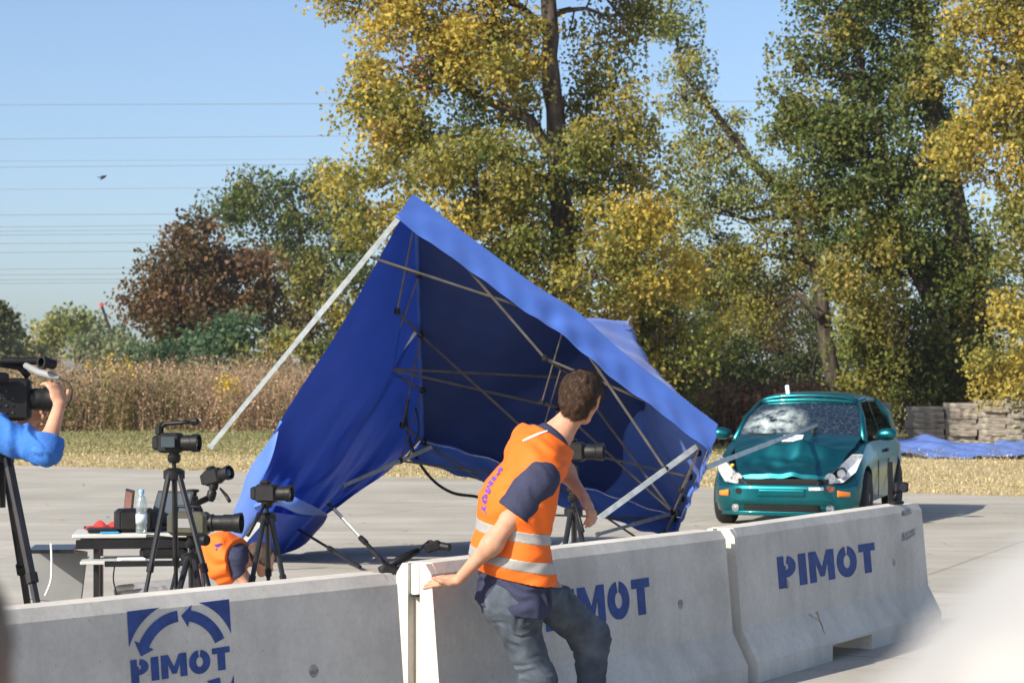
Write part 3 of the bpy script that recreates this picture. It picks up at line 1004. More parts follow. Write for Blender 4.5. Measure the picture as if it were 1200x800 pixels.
def face_mat(u, v, su, sv, shear=0.0):
    up = Vector((0, 0.043, 0.48)).normalized()
    n = Vector((1, 0, 0)).cross(up).normalized()
    o = Vector((0, -0.135, 0.275)) + Vector((1, 0, 0)) * u + up * v + n * 0.0015
    X, Y = Vector((1, 0, 0)) * su + up * shear * su, up * sv
    return Matrix(((X.x, Y.x, n.x, o.x), (X.y, Y.y, n.y, o.y), (X.z, Y.z, n.z, o.z), (0, 0, 0, 1)))


def ring_poly(cx, cy, ox, oy, ix, iy, a0, a1, n=14):
    pts = []
    for k in range(n + 1):
        a = math.radians(a0 + (a1 - a0) * k / n)
        pts.append((cx + ox * math.cos(a), cy + oy * math.sin(a)))
    for k in range(n, -1, -1):
        a = math.radians(a0 + (a1 - a0) * k / n)
        pts.append((cx + ix * math.cos(a), cy + iy * math.sin(a)))
    return pts


# stencil letters in a box one unit high: (advance width, polygons)
GLYPH = {
    'P': (0.62, [[(0.0, 0), (0.27, 0), (0.27, 0.38), (0.27, 0.60), (0.27, 0.70), (0.22, 0.70), (0.22, 1), (0, 1)],
                 ring_poly(0.27, 0.66, 0.35, 0.34, 0.10, 0.10, -90, 78, 12)]),
    'I': (0.27, [[(0, 0), (0.27, 0), (0.27, 1), (0, 1)]]),
    'M': (0.92, [[(0, 0), (0.24, 0), (0.24, 0.62), (0, 1)], [(0, 1), (0.24, 0.62), (0.385, 0.16), (0.535, 0.16), (0.46, 0.45), (0.26, 1)],
                 [(0.92, 1), (0.66, 1), (0.46, 0.45), (0.535, 0.16), (0.68, 0.62)], [(0.68, 0), (0.92, 0), (0.92, 1), (0.68, 0.62)]]),
    'O': (0.78, [ring_poly(0.39, 0.5, 0.39, 0.52, 0.13, 0.22, 98, 442, 30)]),
    'T': (0.66, [[(0, 0.74), (0.66, 0.74), (0.66, 1), (0, 1)], [(0.19, 0), (0.47, 0), (0.47, 0.74), (0.19, 0.74)]]),
}


def pimot(t, a, rz, px0, py0, px1, py1, height, gap=0.10):
    """stencil the word on the near face: px0,py0 foot of the P, px1,py1 foot of the T"""
    u0, v0 = face_uv(t, a, rz, px0, py0)
    u1, v1 = face_uv(t, a, rz, px1, py1)
    word = 'PIMOT'
    tot = sum(GLYPH[c][0] for c in word) + gap * 4
    su = (u1 - u0) / tot
    x = 0.0
    sh = (v1 - v0) / (u1 - u0)
    for c in word:
        w, polys = GLYPH[c]
        mb = MB()
        M = face_mat(u0 + x * su, v0 + sh * x * su, su, height, sh)
        for k, pl in enumerate(polys):
            mb.prism(pl, 0.001 + 0.0003 * k, M)
        mb.build('letter', M_BLUEPAINT, t)
        x += w + gap


b3, a3, r3, L3 = barrier('concrete barrier at the right with the whole blue word PIMOT and black scuffs', P(842, 0, 11.25), P(1064, 0, 13.75))
pimot(b3, a3, r3, 913, 690, 1027, 669, 0.175)
b2, a2, r2, L2 = barrier('middle concrete barrier with a grooved end face, half hidden behind the man', P(485, 0, 9.05), P(832, 0, 11.15))
u_, v_ = face_uv(b2, a2, r2, 762, 720)
pimot(b2, a2, r2, 640, 740, 763, 718, 0.175)
b1, a1, r1, L1 = barrier('left concrete barrier bearing the blue round arrow emblem and the word PIMOT', P(-190, 0, 6.72), P(446, 0, 8.62))
# pipe stub in the groove of the middle barrier
pipe = MB()
pipe.tube([(0.022, 0, 0.665), (0.022, 0, 0.797)], 0.024, 12, caps=False)
pipe.tube([(0.022, 0, 0.797), (0.022, 0, 0.665)], 0.019, 12, caps=False)
po = pipe.build('pipe_stub', M_WHITE, b2, smooth=True)
MB().tube([(0.020 + 0.0235 * math.cos(k * math.pi / 8), 0.0235 * math.sin(k * math.pi / 8), 0.662) for k in range(17)], 0.0055, 8, caps=False).build('rubber_ring', M_RUBBER, po)
# chipped corner plaster and scuffs on the right barrier
sc = MB()
for (x0, y0, x1, y1, h) in ((1056, 602, 1067, 599, 5), (1056, 604.5, 1068, 602, 4), (1056, 629, 1072, 622, 5), (1056, 634, 1072, 627, 6)):
    ua, va = face_uv(b3, a3, r3, x0, y0); ub, vb = face_uv(b3, a3, r3, x1, y1)
    hh = h * 0.0045
    sh = (vb - va) / (ub - ua)
    sc.prism([(0, 0), (0.35, -0.25), (1, 0.1), (1, 0.9), (0.6, 0.7), (0.1, 1)], 0.0006, face_mat(ua, va, ub - ua, hh, sh))
sc.build('scuff_mark', mat('scuffed_rubber_trace', (0.27, 0.265, 0.26), 0.9, 0, 0.4, 30), b3)
# rusty run on the sloping foot of the right barrier
def foot_pt(x, t, lift=0.0015):
    n = Vector((0, -0.17, 0.09)).normalized()
    return Vector((x, -0.225 + 0.09 * t, 0.105 + 0.17 * t)) + n * lift


rs = MB()
for x0, w, t0, t1, lean in ((1.02, 0.016, 0.30, 1.0, -0.03), (0.90, 0.014, 0.72, 0.98, 0.10)):
    pts = [foot_pt(x0 + lean * k / 6 + 0.006 * math.sin(k * 2.1), t1 + (t0 - t1) * k / 6) for k in range(7)]
    ws_ = [w * (1 - 0.8 * k / 6) for k in range(7)]
    for k in range(6):
        a, b = pts[k], pts[k + 1]
        rs.add([a - Vector((ws_[k], 0, 0)), a + Vector((ws_[k], 0, 0)), b + Vector((ws_[k + 1], 0, 0)), b - Vector((ws_[k + 1], 0, 0))], [(0, 3, 2, 1)])
rs.build('rust_run', mat('rust_stain', (0.33, 0.25, 0.15), 0.9, 0, 0.35, 30), b3)


# emblem of the left barrier
def emblem():
    u0, v0 = face_uv(b1, a1, r1, 152, 764)       # left foot region
    ul, vt = face_uv(b1, a1, r1, 148.5, 716)      # top left corner
    ur, vr = face_uv(b1, a1, r1, 268, 701.5)      # top right corner
    S = ur - ul
    sh = (vr - vt) / S
    M = face_mat(ul, vt, S, S * 0.84, sh)         # unit box: x 0..1, y from 0 (top) down to -1

    def add(name, polys):
        mb = MB()
        for k, pl in enumerate(polys):
            mb.prism(pl, 0.001 + 0.0002 * k, M)
        mb.build(name, M_BLUEPAINT, b1)
    cx, cy = 0.5, -0.5
    for s in (-1, 1):                              # corner triangles cut by the ring
        x0 = 0.0 if s > 0 else 1.0
        poly = [(x0, 0.0)] + [(cx + s * 0.535 * math.cos(math.radians(110.8 + 48.4 * k / 8)), cy + 0.535 * math.sin(math.radians(110.8 + 48.4 * k / 8))) for k in range(9)]
        poly[1] = (poly[1][0], 0.0)
        poly[-1] = (x0, poly[-1][1])
        add('emblem_corner', [poly])
    def arrow(a0, a1, head):
        body = ring_poly(cx, cy, 0.455, 0.455, 0.355, 0.355, a0, a1, 12)
        hd = math.radians(a1)
        tipa = math.radians(a1 + head)
        tri = [(cx + 0.505 * math.cos(hd), cy + 0.505 * math.sin(hd)), (cx + 0.405 * math.cos(tipa), cy + 0.405 * math.sin(tipa)), (cx + 0.305 * math.cos(hd), cy + 0.305 * math.sin(hd))]
        add('emblem_arrow', [body, tri])
    arrow(93, 152, 14)
    arrow(20, 76, 12)
    arrow(213, 258, 12)
    arrow(284, 318, 14)
    # corner triangles below
    for s in (-1, 1):
        x0 = 0.0 if s > 0 else 1.0
        poly = [(x0, -1.0)] + [(cx + s * 0.535 * math.cos(math.radians(-110.8 - 48.4 * k / 8)), cy + 0.535 * math.sin(math.radians(-110.8 - 48.4 * k / 8))) for k in range(9)]
        poly[1] = (poly[1][0], -1.0)
        poly[-1] = (x0, poly[-1][1])
        add('emblem_corner', [poly])


emblem()
pimot(b1, a1, r1, 154, 801, 270, 783, 0.083, 0.09)

# ------------------------------------------------------------------ the overturned blue pop-up tent
TA, TB, TC, TD = P(485, 228, 17.6), P(841, 497, 18.3), P(798, 606, 21.7), P(494, 515, 20.8)
tn = ((TB - TA).cross(TD - TA)).normalized()       # outward normal of the eaves square
if tn.z < 0: tn = -tn
tent = thing('popup_tent', Vector((TD.x, TD.y, 0)), 'blue pop-up tent tipped on its side with galvanised legs in the air', 'tent')


def eave(u, v):
    return (TA.lerp(TB, u)).lerp(TD.lerp(TC, u), v)


def roof_pt(u, v):
    cu, cv = 0.57, 0.50
    hip = min(u / cu, (1 - u) / (1 - cu))
    hip2 = min(v / cv, (1 - v) / (1 - cv))
    h = min(hip, hip2)
    k_ = min(1.0, max(0.0, (u - 0.30) / 0.40))
    lin = 0.22 + 0.33 * k_ * k_ * (3 - 2 * k_)
    h = lin * h + (1 - lin) * h ** 2.4
    H = 1.16
    sag = -0.07 * math.sin(math.pi * u) * math.sin(math.pi * v) * (1 - h)
    wr = (0.012 * math.sin(u * 46 + v * 9) * (1 - h) + 0.010 * math.sin(v * 61 - u * 13) + 0.012 * math.sin(math.atan2(v - cv, u - cu) * 22) * h) * min(1, 12 * v)
    p = eave(u, v) + tn * (H * h + sag + wr * (4 * u * (1 - u)) ** 0.3)
    # the eave between the two near corners bows where the middle joint buckled
    k = math.exp(-((u - 0.52) / 0.10) ** 2) * (1 - v) ** 3
    p += tn * 0.05 * k
    return p


canopy = MB().grid(roof_pt, 56, 56).build('canopy', M_TENT, tent, True, smooth=True)


MB().grid(lambda u, v: roof_pt(0.012 + (0.70 + 0.02 * math.sin(v * 23)) * u, 0.012 + 0.976 * v) - tn * 0.014, 48, 48).build('canopy_shade', M_ROOF_SHADE, tent, True, smooth=True)  # added sheet of painted shade under the roof, ends before the sunlit corner


def valance(name, ua, ub, seed, hgt=0.30, flare=0.05, label=None):
    rng = random.Random(seed)
    ph = [rng.uniform(0, 6) for _ in range(4)]
    a, b = ua, ub
    cen = eave(.5, .5)

    def f(s, t):
        u, v = a[0] + (b[0] - a[0]) * s, a[1] + (b[1] - a[1]) * s
        p = roof_pt(u, v)
        out = (eave(u, v) - cen)
        out = (out - tn * out.dot(tn)).normalized()
        w = 0.016 * math.sin(s * 31 + ph[0] + t * 6 + 2 * math.sin(s * 11)) * (1 - .5 * t) / max(t, .25) + 0.008 * math.sin(s * 37 + ph[0] + t * 2) + 0.007 * math.sin(s * 73 + ph[1] - t * 5) + 0.012 * math.sin(s * 9 + ph[2]) - 0.03 * math.exp(-((s - .47) / .025) ** 2)
        return p - tn * hgt * t * (1 + 0.02 * math.sin(s * 12 + ph[3])) + out * (0.004 + flare * t + w * t)
    va = MB().grid(f, 90, 10).build(name, M_TENT, tent, True, smooth=True)
    MB().tube([f(k / 60, 0.93) for k in range(61)], 0.006, 5).build('hem', M_TENT, va, True, smooth=True)
    return va


valance('valance', (0, 0), (1, 0), 1)
valance('valance', (1, 0), (1, 1), 2)
valance('valance', (1, 1), (0, 1), 3, 0.24)


def spline(pts, t):
    n = len(pts) - 1
    x = min(max(t, 0), 1) * n
    i = min(int(x), n - 1)
    f = x - i
    p0, p1, p2, p3 = pts[max(i - 1, 0)], pts[i], pts[i + 1], pts[min(i + 2, n)]
    return 0.5 * ((2 * p1) + (p2 - p0) * f + (2 * p0 - 5 * p1 + 4 * p2 - p3) * f * f + (3 * p1 - p0 - 3 * p2 + p3) * f ** 3)


# the side wall still hanging from the long side
c_top = [roof_pt(0, v) + tn * 0.012 for v in (0, .25, .5, .75, 1)]                                                       # A to D
c_left = [c_top[0], P(402, 378, 17.7), P(352, 455, 17.9), P(318, 512, 18.1), P(288, 578, 18.9), P(278, 628, 19.7)]   # free edge from A to the ground
c_right = [c_top[-1], P(455, 552, 20.6), P(425, 572, 20.4), P(400, 588, 20.2)]
c_bot = [c_left[-1], P(300, 652, 19.2), P(345, 632, 19.9), c_right[-1]]


def wall_pt(s, t):
    # Coons patch over the four edges, with hanging folds
    T, Bo, Lf, Rt = spline(c_top, s), spline(c_bot, s), spline(c_left, t), spline(c_right, t)
    bil = (c_top[0] * (1 - s) + c_top[-1] * s) * (1 - t) + (c_left[-1] * (1 - s) + c_right[-1] * s) * t
    p = T * (1 - t) + Bo * t + Lf * (1 - s) + Rt * s - bil
    e = math.sin(math.pi * min(1, t * 1.0)) * math.sin(math.pi * s)
    p += Vector((0.10, 0.42, -0.06)) * e * 0.8
    fold = 0.10 * math.sin(s * 17 - t * 2.6) + 0.06 * math.sin(s * 37 + t * 5 + 1) + 0.03 * math.sin(t * 19 + s * 11) + 0.018 * math.sin(s * 80 - t * 9)
    amp = (0.35 + 0.65 * t) * (s * (1 - s) * 4) ** 0.4 * min(1, t * 4)
    p += Vector((0.35, -0.85, 0.1)) * fold * amp
    p.z = max(p.z, 0.015)
    return p


MB().grid(wall_pt, 70, 60).build('side_wall', M_WALL_SHADE, tent, True, smooth=True)
# the corner of the wall that is folded back and shows its sunlit outside
f_left = [P(328, 492, 17.9), P(297, 545, 18.2), P(276, 590, 18.6), P(270, 636, 19.2)]
f_right = [P(330, 498, 17.85), P(308, 560, 17.9), P(300, 596, 18.1), P(285, 640, 18.7)]


def flap_pt(s, t):
    p = spline(f_left, t).lerp(spline(f_right, t), s)
    p += Vector((0, -0.10, 0)) * math.sin(math.pi * s) * (0.4 + t) + Vector((0.02, -0.03, 0)) * math.sin(t * 13 + s * 5)
    p.z = max(p.z, 0.02)
    return p


MB().grid(flap_pt, 12, 30).build('folded_flap', M_TENT, tent, True, smooth=True)
g_a = [P(298, 590, 18.0), P(330, 578, 17.95), P(362, 590, 18.1), P(384, 602, 19.4)]
g_b = [P(300, 598, 18.05), P(325, 592, 18.0), P(352, 602, 18.2), P(383, 604, 19.4)]
MB().grid(lambda s, t: spline(g_a, t).lerp(spline(g_b, t), s) + Vector((0, -0.05, 0)) * math.sin(math.pi * s), 6, 24).build('folded_hem', M_TENT, tent, True, smooth=True)
l_a = [P(284, 600, 18.3), P(320, 600, 18.1), P(352, 604, 18.3), P(384, 604, 19.5)]
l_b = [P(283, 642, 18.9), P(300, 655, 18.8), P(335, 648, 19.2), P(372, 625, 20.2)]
MB().grid(lambda s, t: (lambda p: Vector((p.x, p.y, max(p.z, .02))))(spline(l_a, t).lerp(spline(l_b, t), s) + Vector((0.03, -0.08, 0)) * math.sin(t * 14 + s * 3) * s), 14, 30).build('hanging_skirt', M_WALL_SHADE, tent, True, smooth=True)


def tent_leg(a, b, r=0.019, foot=True):
    a, b = Vector(a), Vector(b)
    ax = (b - a).normalized()
    mb = MB()
    mid = a.lerp(b, 0.55)
    mb.bar(a, mid, r * 2, r * 2, Vector((0.3, -0.9, 0.2)))
    lg = mb.build('leg', M_STEEL, tent, True)
    m2 = MB()
    m2.bar(mid - ax * 0.06, b, r * 1.7, r * 1.7, Vector((0.3, -0.9, 0.2)))
    m2.build('inner_tube', M_STEEL, lg, True)
    if foot:
        MB().bar(b - ax * 0.012, b + ax * 0.004, r * 2.4, r * 2.4, Vector((0.3, -0.9, 0.2))).build('foot_plate', M_STEEL, lg, True)
    return lg


tent_leg(P(466, 257, 17.5), P(246, 524, 16.6), 0.021)
tent_leg(eave(0, .5) - tn * .06, P(309, 608, 18.9))
tent_leg(P(505, 524, 20.7), P(402, 569, 19.9))
tent_leg(P(815, 524, 18.2), P(600, 682, 16.7), 0.022)
tent_leg(P(826, 548, 20.3), P(957, 498, 24.35), 0.024, False)
tent_leg(P(792, 600, 21.5), P(700, 626, 20.8))

# folding scissor struts
LOW = 0.42
LEG_LINE = {(0, 0): (P(466, 257, 17.5), P(246, 524, 16.6)), (0, .5): (eave(0, .5) - tn * .06, P(309, 608, 18.9)), (1, 0): (P(815, 524, 18.2), P(600, 682, 16.7)), (0, 1): (P(505, 524, 20.7), P(402, 569, 19.9))}


def node(u, v, low, inset=0.02):
    if low and (u, v) in LEG_LINE:
        a, b = LEG_LINE[(u, v)]
        return a + (b - a).normalized() * LOW
    uu, vv = inset + (1 - 2 * inset) * u, inset + (1 - 2 * inset) * v
    return eave(uu, vv) - tn * (0.06 + (LOW if low else 0))


def strut(a, b, r=0.0105):
    MB().bar(a, b, r * 1.0, r * 1.7, tn).build('strut', M_STRUT, tent, True)


def joint(p):
    MB().box(p, (0.05, 0.05, 0.06), bev=0.012).build('joint', M_BLACK, tent, True)


def bay(p, q):
    (u0, v0), (u1, v1) = p, q
    m = ((u0 + u1) / 2, (v0 + v1) / 2)
    strut(node(*p, False), node(*m, True)); strut(node(*p, True), node(*m, False))
    strut(node(*m, False), node(*q, True)); strut(node(*m, True), node(*q, False))
    for w in (m, q):
        for lo in (True, False):
            joint(node(*w, lo))


bay((0, 0), (1, 0)); bay((0, 0), (0, .5)); bay((0, .5), (0, 1)); bay((1, 0), (1, .5)); bay((1, .5), (1, 1)); bay((0, 1), (1, 1)); bay((0, .5), (1, .5)); bay((.5, 0), (.5, .5)); bay((.5, .5), (.5, 1))
# the centre post and the four braces that push the peak out
pk = eave(.57, .5) + tn * 1.2
MB().tube([pk, eave(.55, .5) - tn * .45], 0.018, 8).build('centre_post', M_STRUT, tent, True)
for q in ((.5, 0), (0, .5), (1, .5), (.5, 1)):
    strut(node(*q, True), eave(.5, .5) + tn * 0.3)
tent_leg(P(306, 611, 17.75), P(272, 650, 17.75), 0.019)
hose = [P(478, 468, 19.6), P(476, 495, 20.2), P(485, 530, 20.7), P(505, 560, 20.9), P(530, 577, 21.0), P(560, 582, 21.0), P(585, 592, 21)]
MB().tube([spline(hose, k / 30) for k in range(31)], 0.016, 6).build('bent_edge_tube', M_BLACK, tent, True, smooth=True)
hose = [P(487, 478, 19.4), P(491, 500, 19.7), P(486, 520, 20.0), P(478, 535, 20.3)]
MB().tube([spline(hose, k / 16) for k in range(17)], 0.009, 6).build('strap', M_BLACK, tent, True, smooth=True)
# ------------------------------------------------------------------ bodies: blended tapered limbs turned into one skin
class Field:
    def __init__(self, lo, hi, h):
        self.lo = np.array(lo, dtype=np.float64)
        self.h = h
        self.n = np.maximum(4, np.ceil((np.array(hi) - self.lo) / h).astype(int) + 1)
        self.val = np.full(self.n, 1.0, dtype=np.float32)

    def sub(self, lo, hi):
        i0 = np.clip(np.floor((np.array(lo) - self.lo) / self.h).astype(int), 0, self.n - 1)
        i1 = np.clip(np.ceil((np.array(hi) - self.lo) / self.h).astype(int) + 1, 1, self.n)
        sl = tuple(slice(a, b) for a, b in zip(i0, i1))
        ax = [(self.lo[k] + self.h * np.arange(i0[k], i1[k])).astype(np.float32) for k in range(3)]
        return sl, np.meshgrid(*ax, indexing='ij', sparse=True)

    def cone(self, a, b, r1, r2, k=0.03, lat=None, s=1.0, off=0.0):
        """tapered capsule from a to b; lat, s widen it: half width along lat is r / s"""
        a, b = np.array(a, dtype=np.float32), np.array(b, dtype=np.float32)
        r1, r2 = r1 + off * s if s < 1 else r1 + off, r2 + off * s if s < 1 else r2 + off
        m = max(r1, r2) / min(s, 1.0) + k * 2 + 0.03
        sl, (X, Y, Z) = self.sub(np.minimum(a, b) - m, np.maximum(a, b) + m)
        if 0 in [q.stop - q.start for q in sl]: return self
        ba = b - a
        L2 = float((ba * ba).sum()) + 1e-9
        qx, qy, qz = X - a[0], Y - a[1], Z - a[2]
        t = np.clip((qx * ba[0] + qy * ba[1] + qz * ba[2]) / L2, 0, 1)
        qx, qy, qz = qx - t * ba[0], qy - t * ba[1], qz - t * ba[2]
        if lat is not None:
            l = np.array(lat, dtype=np.float32); l = l / np.linalg.norm(l)
            dl = (qx * l[0] + qy * l[1] + qz * l[2]) * (1 - s)
            qx, qy, qz = qx - dl * l[0], qy - dl * l[1], qz - dl * l[2]
        d = np.sqrt(qx * qx + qy * qy + qz * qz) - (r1 + (r2 - r1) * t)
        old = self.val[sl]
        if k > 0:
            hh = np.maximum(k - np.abs(old - d), 0) / k
            self.val[sl] = np.minimum(old, d) - hh * hh * k * 0.25
        else:
            self.val[sl] = np.minimum(old, d)
        return self

    def cut(self, p, n, soft=0.0):
        """keep the side that n points away from"""
        n = np.array(n, dtype=np.float32); n /= np.linalg.norm(n)
        sl, (X, Y, Z) = self.sub(self.lo, self.lo + self.h * (self.n - 1))
        self.val = np.maximum(self.val, (X - p[0]) * n[0] + (Y - p[1]) * n[1] + (Z - p[2]) * n[2]).astype(np.float32)
        return self

    def carve(self, a, b, r1, r2):
        f = Field(self.lo, self.lo + self.h * (self.n - 1), self.h)
        f.n = self.n; f.val = np.full(self.n, 1.0, dtype=np.float32)
        f.cone(a, b, r1, r2, 0)
        self.val = np.maximum(self.val, -f.val)
        return self

    def ripple(self, fn):
        sl, (X, Y, Z) = self.sub(self.lo, self.lo + self.h * (self.n - 1))
        self.val = self.val + fn(X, Y, Z).astype(np.float32)
        return self

    def mesh(self, name):
        v = self.val
        v[0], v[-1] = 1, 1; v[:, 0], v[:, -1] = 1, 1; v[:, :, 0], v[:, :, -1] = 1, 1
        ins = v < 0
        nx, ny, nz = v.shape
        corners = [(i, j, k) for i in (0, 1) for j in (0, 1) for k in (0, 1)]
        cnt = np.zeros((nx - 1, ny - 1, nz - 1), dtype=np.int8)
        for i, j, k in corners:
            cnt += ins[i:nx - 1 + i, j:ny - 1 + j, k:nz - 1 + k]
        act = (cnt > 0) & (cnt < 8)
        I = np.argwhere(act)
        idx = np.full(act.shape, -1, dtype=np.int32)
        idx[act] = np.arange(len(I))
        acc = np.zeros((len(I), 3)); num = np.zeros(len(I))
        cv = {c: v[I[:, 0] + c[0], I[:, 1] + c[1], I[:, 2] + c[2]] for c in corners}
        for c in corners:
            for ax in range(3):
                if c[ax] == 0:
                    e = list(c); e[ax] = 1; e = tuple(e)
                    a, b = cv[c], cv[e]
                    x = (a < 0) != (b < 0)
                    t = np.where(x, a / np.where(x, a - b, 1), 0)
                    p = np.tile(np.array(c, dtype=float), (len(I), 1))
                    p[:, ax] += t
                    acc += np.where(x[:, None], p, 0); num += x
        verts = (I + acc / num[:, None]) * self.h + self.lo
        quads = []
        for ax in range(3):
            o1, o2 = [(1, 2), (2, 0), (0, 1)][ax]
            sl0 = [slice(0, n) for n in v.shape]; sl1 = list(sl0)
            sl0[ax] = slice(0, v.shape[ax] - 1); sl1[ax] = slice(1, v.shape[ax])
            A, B = ins[tuple(sl0)], ins[tuple(sl1)]
            E = np.argwhere(A != B)
            E = E[(E[:, o1] > 0) & (E[:, o2] > 0)]
            s = A[E[:, 0], E[:, 1], E[:, 2]]
            def cell(d1, d2):
                q = E.copy(); q[:, o1] -= d1; q[:, o2] -= d2
                return idx[q[:, 0], q[:, 1], q[:, 2]]
            q = np.stack([cell(1, 1), cell(0, 1), cell(0, 0), cell(1, 0)], 1)
            q[~s] = q[~s][:, ::-1]
            quads.append(q)
        me = np_mesh(name, verts, np.concatenate(quads), 4)
        me.shade_smooth()
        return me


def V3(*a): return np.array(a, dtype=float)


def N3(v):
    v = np.array(v, dtype=float)
    return v / (np.linalg.norm(v) + 1e-9)


def hand_cones(wr, d, up, size=1.0, spread=0.18, curl=0.25, side=1, thumb=(0.75, 0.15)):
    """palm and five bent fingers. d: pointing direction, up: back of the hand, side: +1 when the thumb is on d x up"""
    d = N3(d); up = N3(up - np.dot(up, d) * d); l = np.cross(d, up) * side
    S = size
    out = []
    wr = np.array(wr, dtype=float)
    palm_end = wr + d * 0.088 * S
    out.append((wr, wr + d * 0.05 * S, 0.021 * S, 0.021 * S, l, 0.72))
    out.append((wr + d * 0.03 * S, palm_end, 0.0165 * S, 0.0145 * S, l, 0.42))
    L = [0.072, 0.080, 0.075, 0.058]
    for i in range(4):
        o = (1.5 - i) * 0.0205 * S
        a = palm_end + l * o - d * 0.006
        fd = N3(d + l * (1.5 - i) * spread * 0.35)
        c1, c2, c3 = curl * 0.6, curl * 1.5, curl * 2.1
        seg = [0.45, 0.31, 0.24]
        p = a
        for c, sg in zip((c1, c2, c3), seg):
            q = p + (fd * math.cos(c) - up * math.sin(c)) * L[i] * S * sg
            r = 0.0088 * S * (1 - 0.12 * seg.index(sg))
            out.append((p, q, r, r * 0.9, None, 1))
            p = q
    t0 = wr + d * 0.022 * S + l * 0.024 * S
    t1 = t0 + N3(d * 0.75 + l * thumb[0] + up * thumb[1]) * 0.042 * S
    t2 = t1 + N3(d * 0.95 + l * thumb[0] * 0.45 + up * thumb[1] * 1.4) * 0.034 * S
    out.append((t0, t1, 0.0135 * S, 0.0105 * S, None, 1))
    out.append((t1, t2, 0.0100 * S, 0.0082 * S, None, 1))
    return out


def head_cones(c, fwd, up, S=1.0):
    fwd = N3(fwd); up = N3(up - np.dot(up, fwd) * fwd); r = np.cross(fwd, up)
    c = np.array(c, dtype=float)
    o = []
    o.append((c + up * 0.030 * S - fwd * 0.030 * S, c + up * 0.028 * S + fwd * 0.022 * S, 0.077 * S, 0.073 * S, None, 1, 0.03))      # skull
    o.append((c - up * 0.020 * S + fwd * 0.030 * S, c - up * 0.078 * S + fwd * 0.060 * S, 0.060 * S, 0.030 * S, r, 0.88, 0.03))     # face and jaw
    o.append((c + up * 0.005 * S + fwd * 0.096 * S, c - up * 0.024 * S + fwd * 0.114 * S, 0.009 * S, 0.0135 * S, None, 1, 0.012))   # nose
    o.append((c - up * 0.050 * S + fwd * 0.088 * S - r * 0.018 * S, c - up * 0.050 * S + fwd * 0.088 * S + r * 0.018 * S, 0.010 * S, 0.010 * S, None, 1, 0.008))  # lips
    o.append((c + up * 0.022 * S + fwd * 0.090 * S - r * 0.035 * S, c + up * 0.022 * S + fwd * 0.090 * S + r * 0.035 * S, 0.010 * S, 0.010 * S, None, 1, 0.012))  # brow
    for s in (-1, 1):
        o.append((c - up * 0.020 * S + r * s * 0.076 * S - fwd * 0.002 * S, c + up * 0.022 * S + r * s * 0.082 * S - fwd * 0.012 * S, 0.011 * S, 0.014 * S, r, 1.7, 0.006))   # ears
    return o


def put(f, cones, off=0.0, k=0.02):
    for c in cones:
        kk = c[6] if len(c) > 6 else k
        f.cone(c[0], c[1], c[2], c[3], kk, c[4], c[5], off)
    return f


def bounds(cones, pad=0.06):
    lo = np.min([np.minimum(c[0], c[1]) - max(c[2], c[3]) / min(1, c[5]) for c in cones], axis=0) - pad
    hi = np.max([np.maximum(c[0], c[1]) + max(c[2], c[3]) / min(1, c[5]) for c in cones], axis=0) + pad
    return lo, hi


def garment(name, cones, m, parent, off, h, cuts=(), ripple=None, k=0.04, carve=(), pad=0.08):
    lo, hi = bounds(cones, pad + off)
    f = Field(lo, hi, h)
    put(f, cones, off, k)
    if ripple: f.ripple(ripple)
    for c in carve: f.carve(*c)
    for p, n in cuts: f.cut(p, n)
    return link(name, f.mesh(name), m, parent, True), f


def folds(amp, fx, ph=0.0, seed=0, dirv=(0.3, 0.2, 1.0)):
    d = N3(dirv)
    rng = np.random.default_rng(seed)
    q = rng.uniform(-1, 1, (4, 3)) * fx * 0.6
    pz = rng.uniform(0, 6.28, 4)

    def fn(X, Y, Z):
        w = 0
        for i in range(4):
            w = w + np.sin(X * q[i, 0] + Y * q[i, 1] + Z * q[i, 2] + pz[i])
        s = (X * d[0] + Y * d[1] + Z * d[2]) * fx
        return amp * np.sin(s + w * 1.6 + ph) * (0.55 + 0.45 * np.sin(X * q[1, 1] * .7 + Z * q[2, 0] * .8 + pz[0])) + amp * 0.35 * np.sin(s * 2.3 + w * 2.1)
    return fn


def Q(px, py, d):
    return np.array(P(px, py, d))


M_VEST = cloth_mat('orange_vest_cloth', (0.90, 0.16, 0.015), 0.12, 0.6, 0.3, 22, 0.06)
M_VEST.node_tree.nodes['Principled BSDF'].inputs['Roughness'].default_value = 0.7
M_BAND = mat('reflective_grey_band', (0.34, 0.33, 0.32), 0.45, 0.15, 0.1, 30, 0.1)
M_NAVY = mat('navy_polo', (0.022, 0.026, 0.062), 0.85, 0, 0.2, 18, 0.25, 90)
M_JEANS = mat('grey_blue_jeans', (0.038, 0.050, 0.070), 0.9, 0, 0.25, 9, 0.3, 160, c2=(0.075, 0.093, 0.118))
M_HAIR = mat('brown_hair', (0.030, 0.015, 0.008), 0.7, 0, 0.4, 25, 0.5, 160, c2=(0.075, 0.042, 0.024))
M_SHOE = mat('dark_shoe', (0.03, 0.028, 0.026), 0.6, 0, 0.3, 20, 0.2)
M_PURPLE = mat('purple_print', (0.11, 0.05, 0.30), 0.8, 0, 0.1, 20)
M_BLUESHIRT = mat('blue_pullover', (0.022, 0.115, 0.42), 0.85, 0, 0.15, 14, 0.3, 60, c2=(0.03, 0.15, 0.50))


def limb(*a):
    """(a, b, ra, rb[, lat, s[, k]])"""
    a = list(a)
    if len(a) == 4: a += [None, 1]
    return tuple(a)


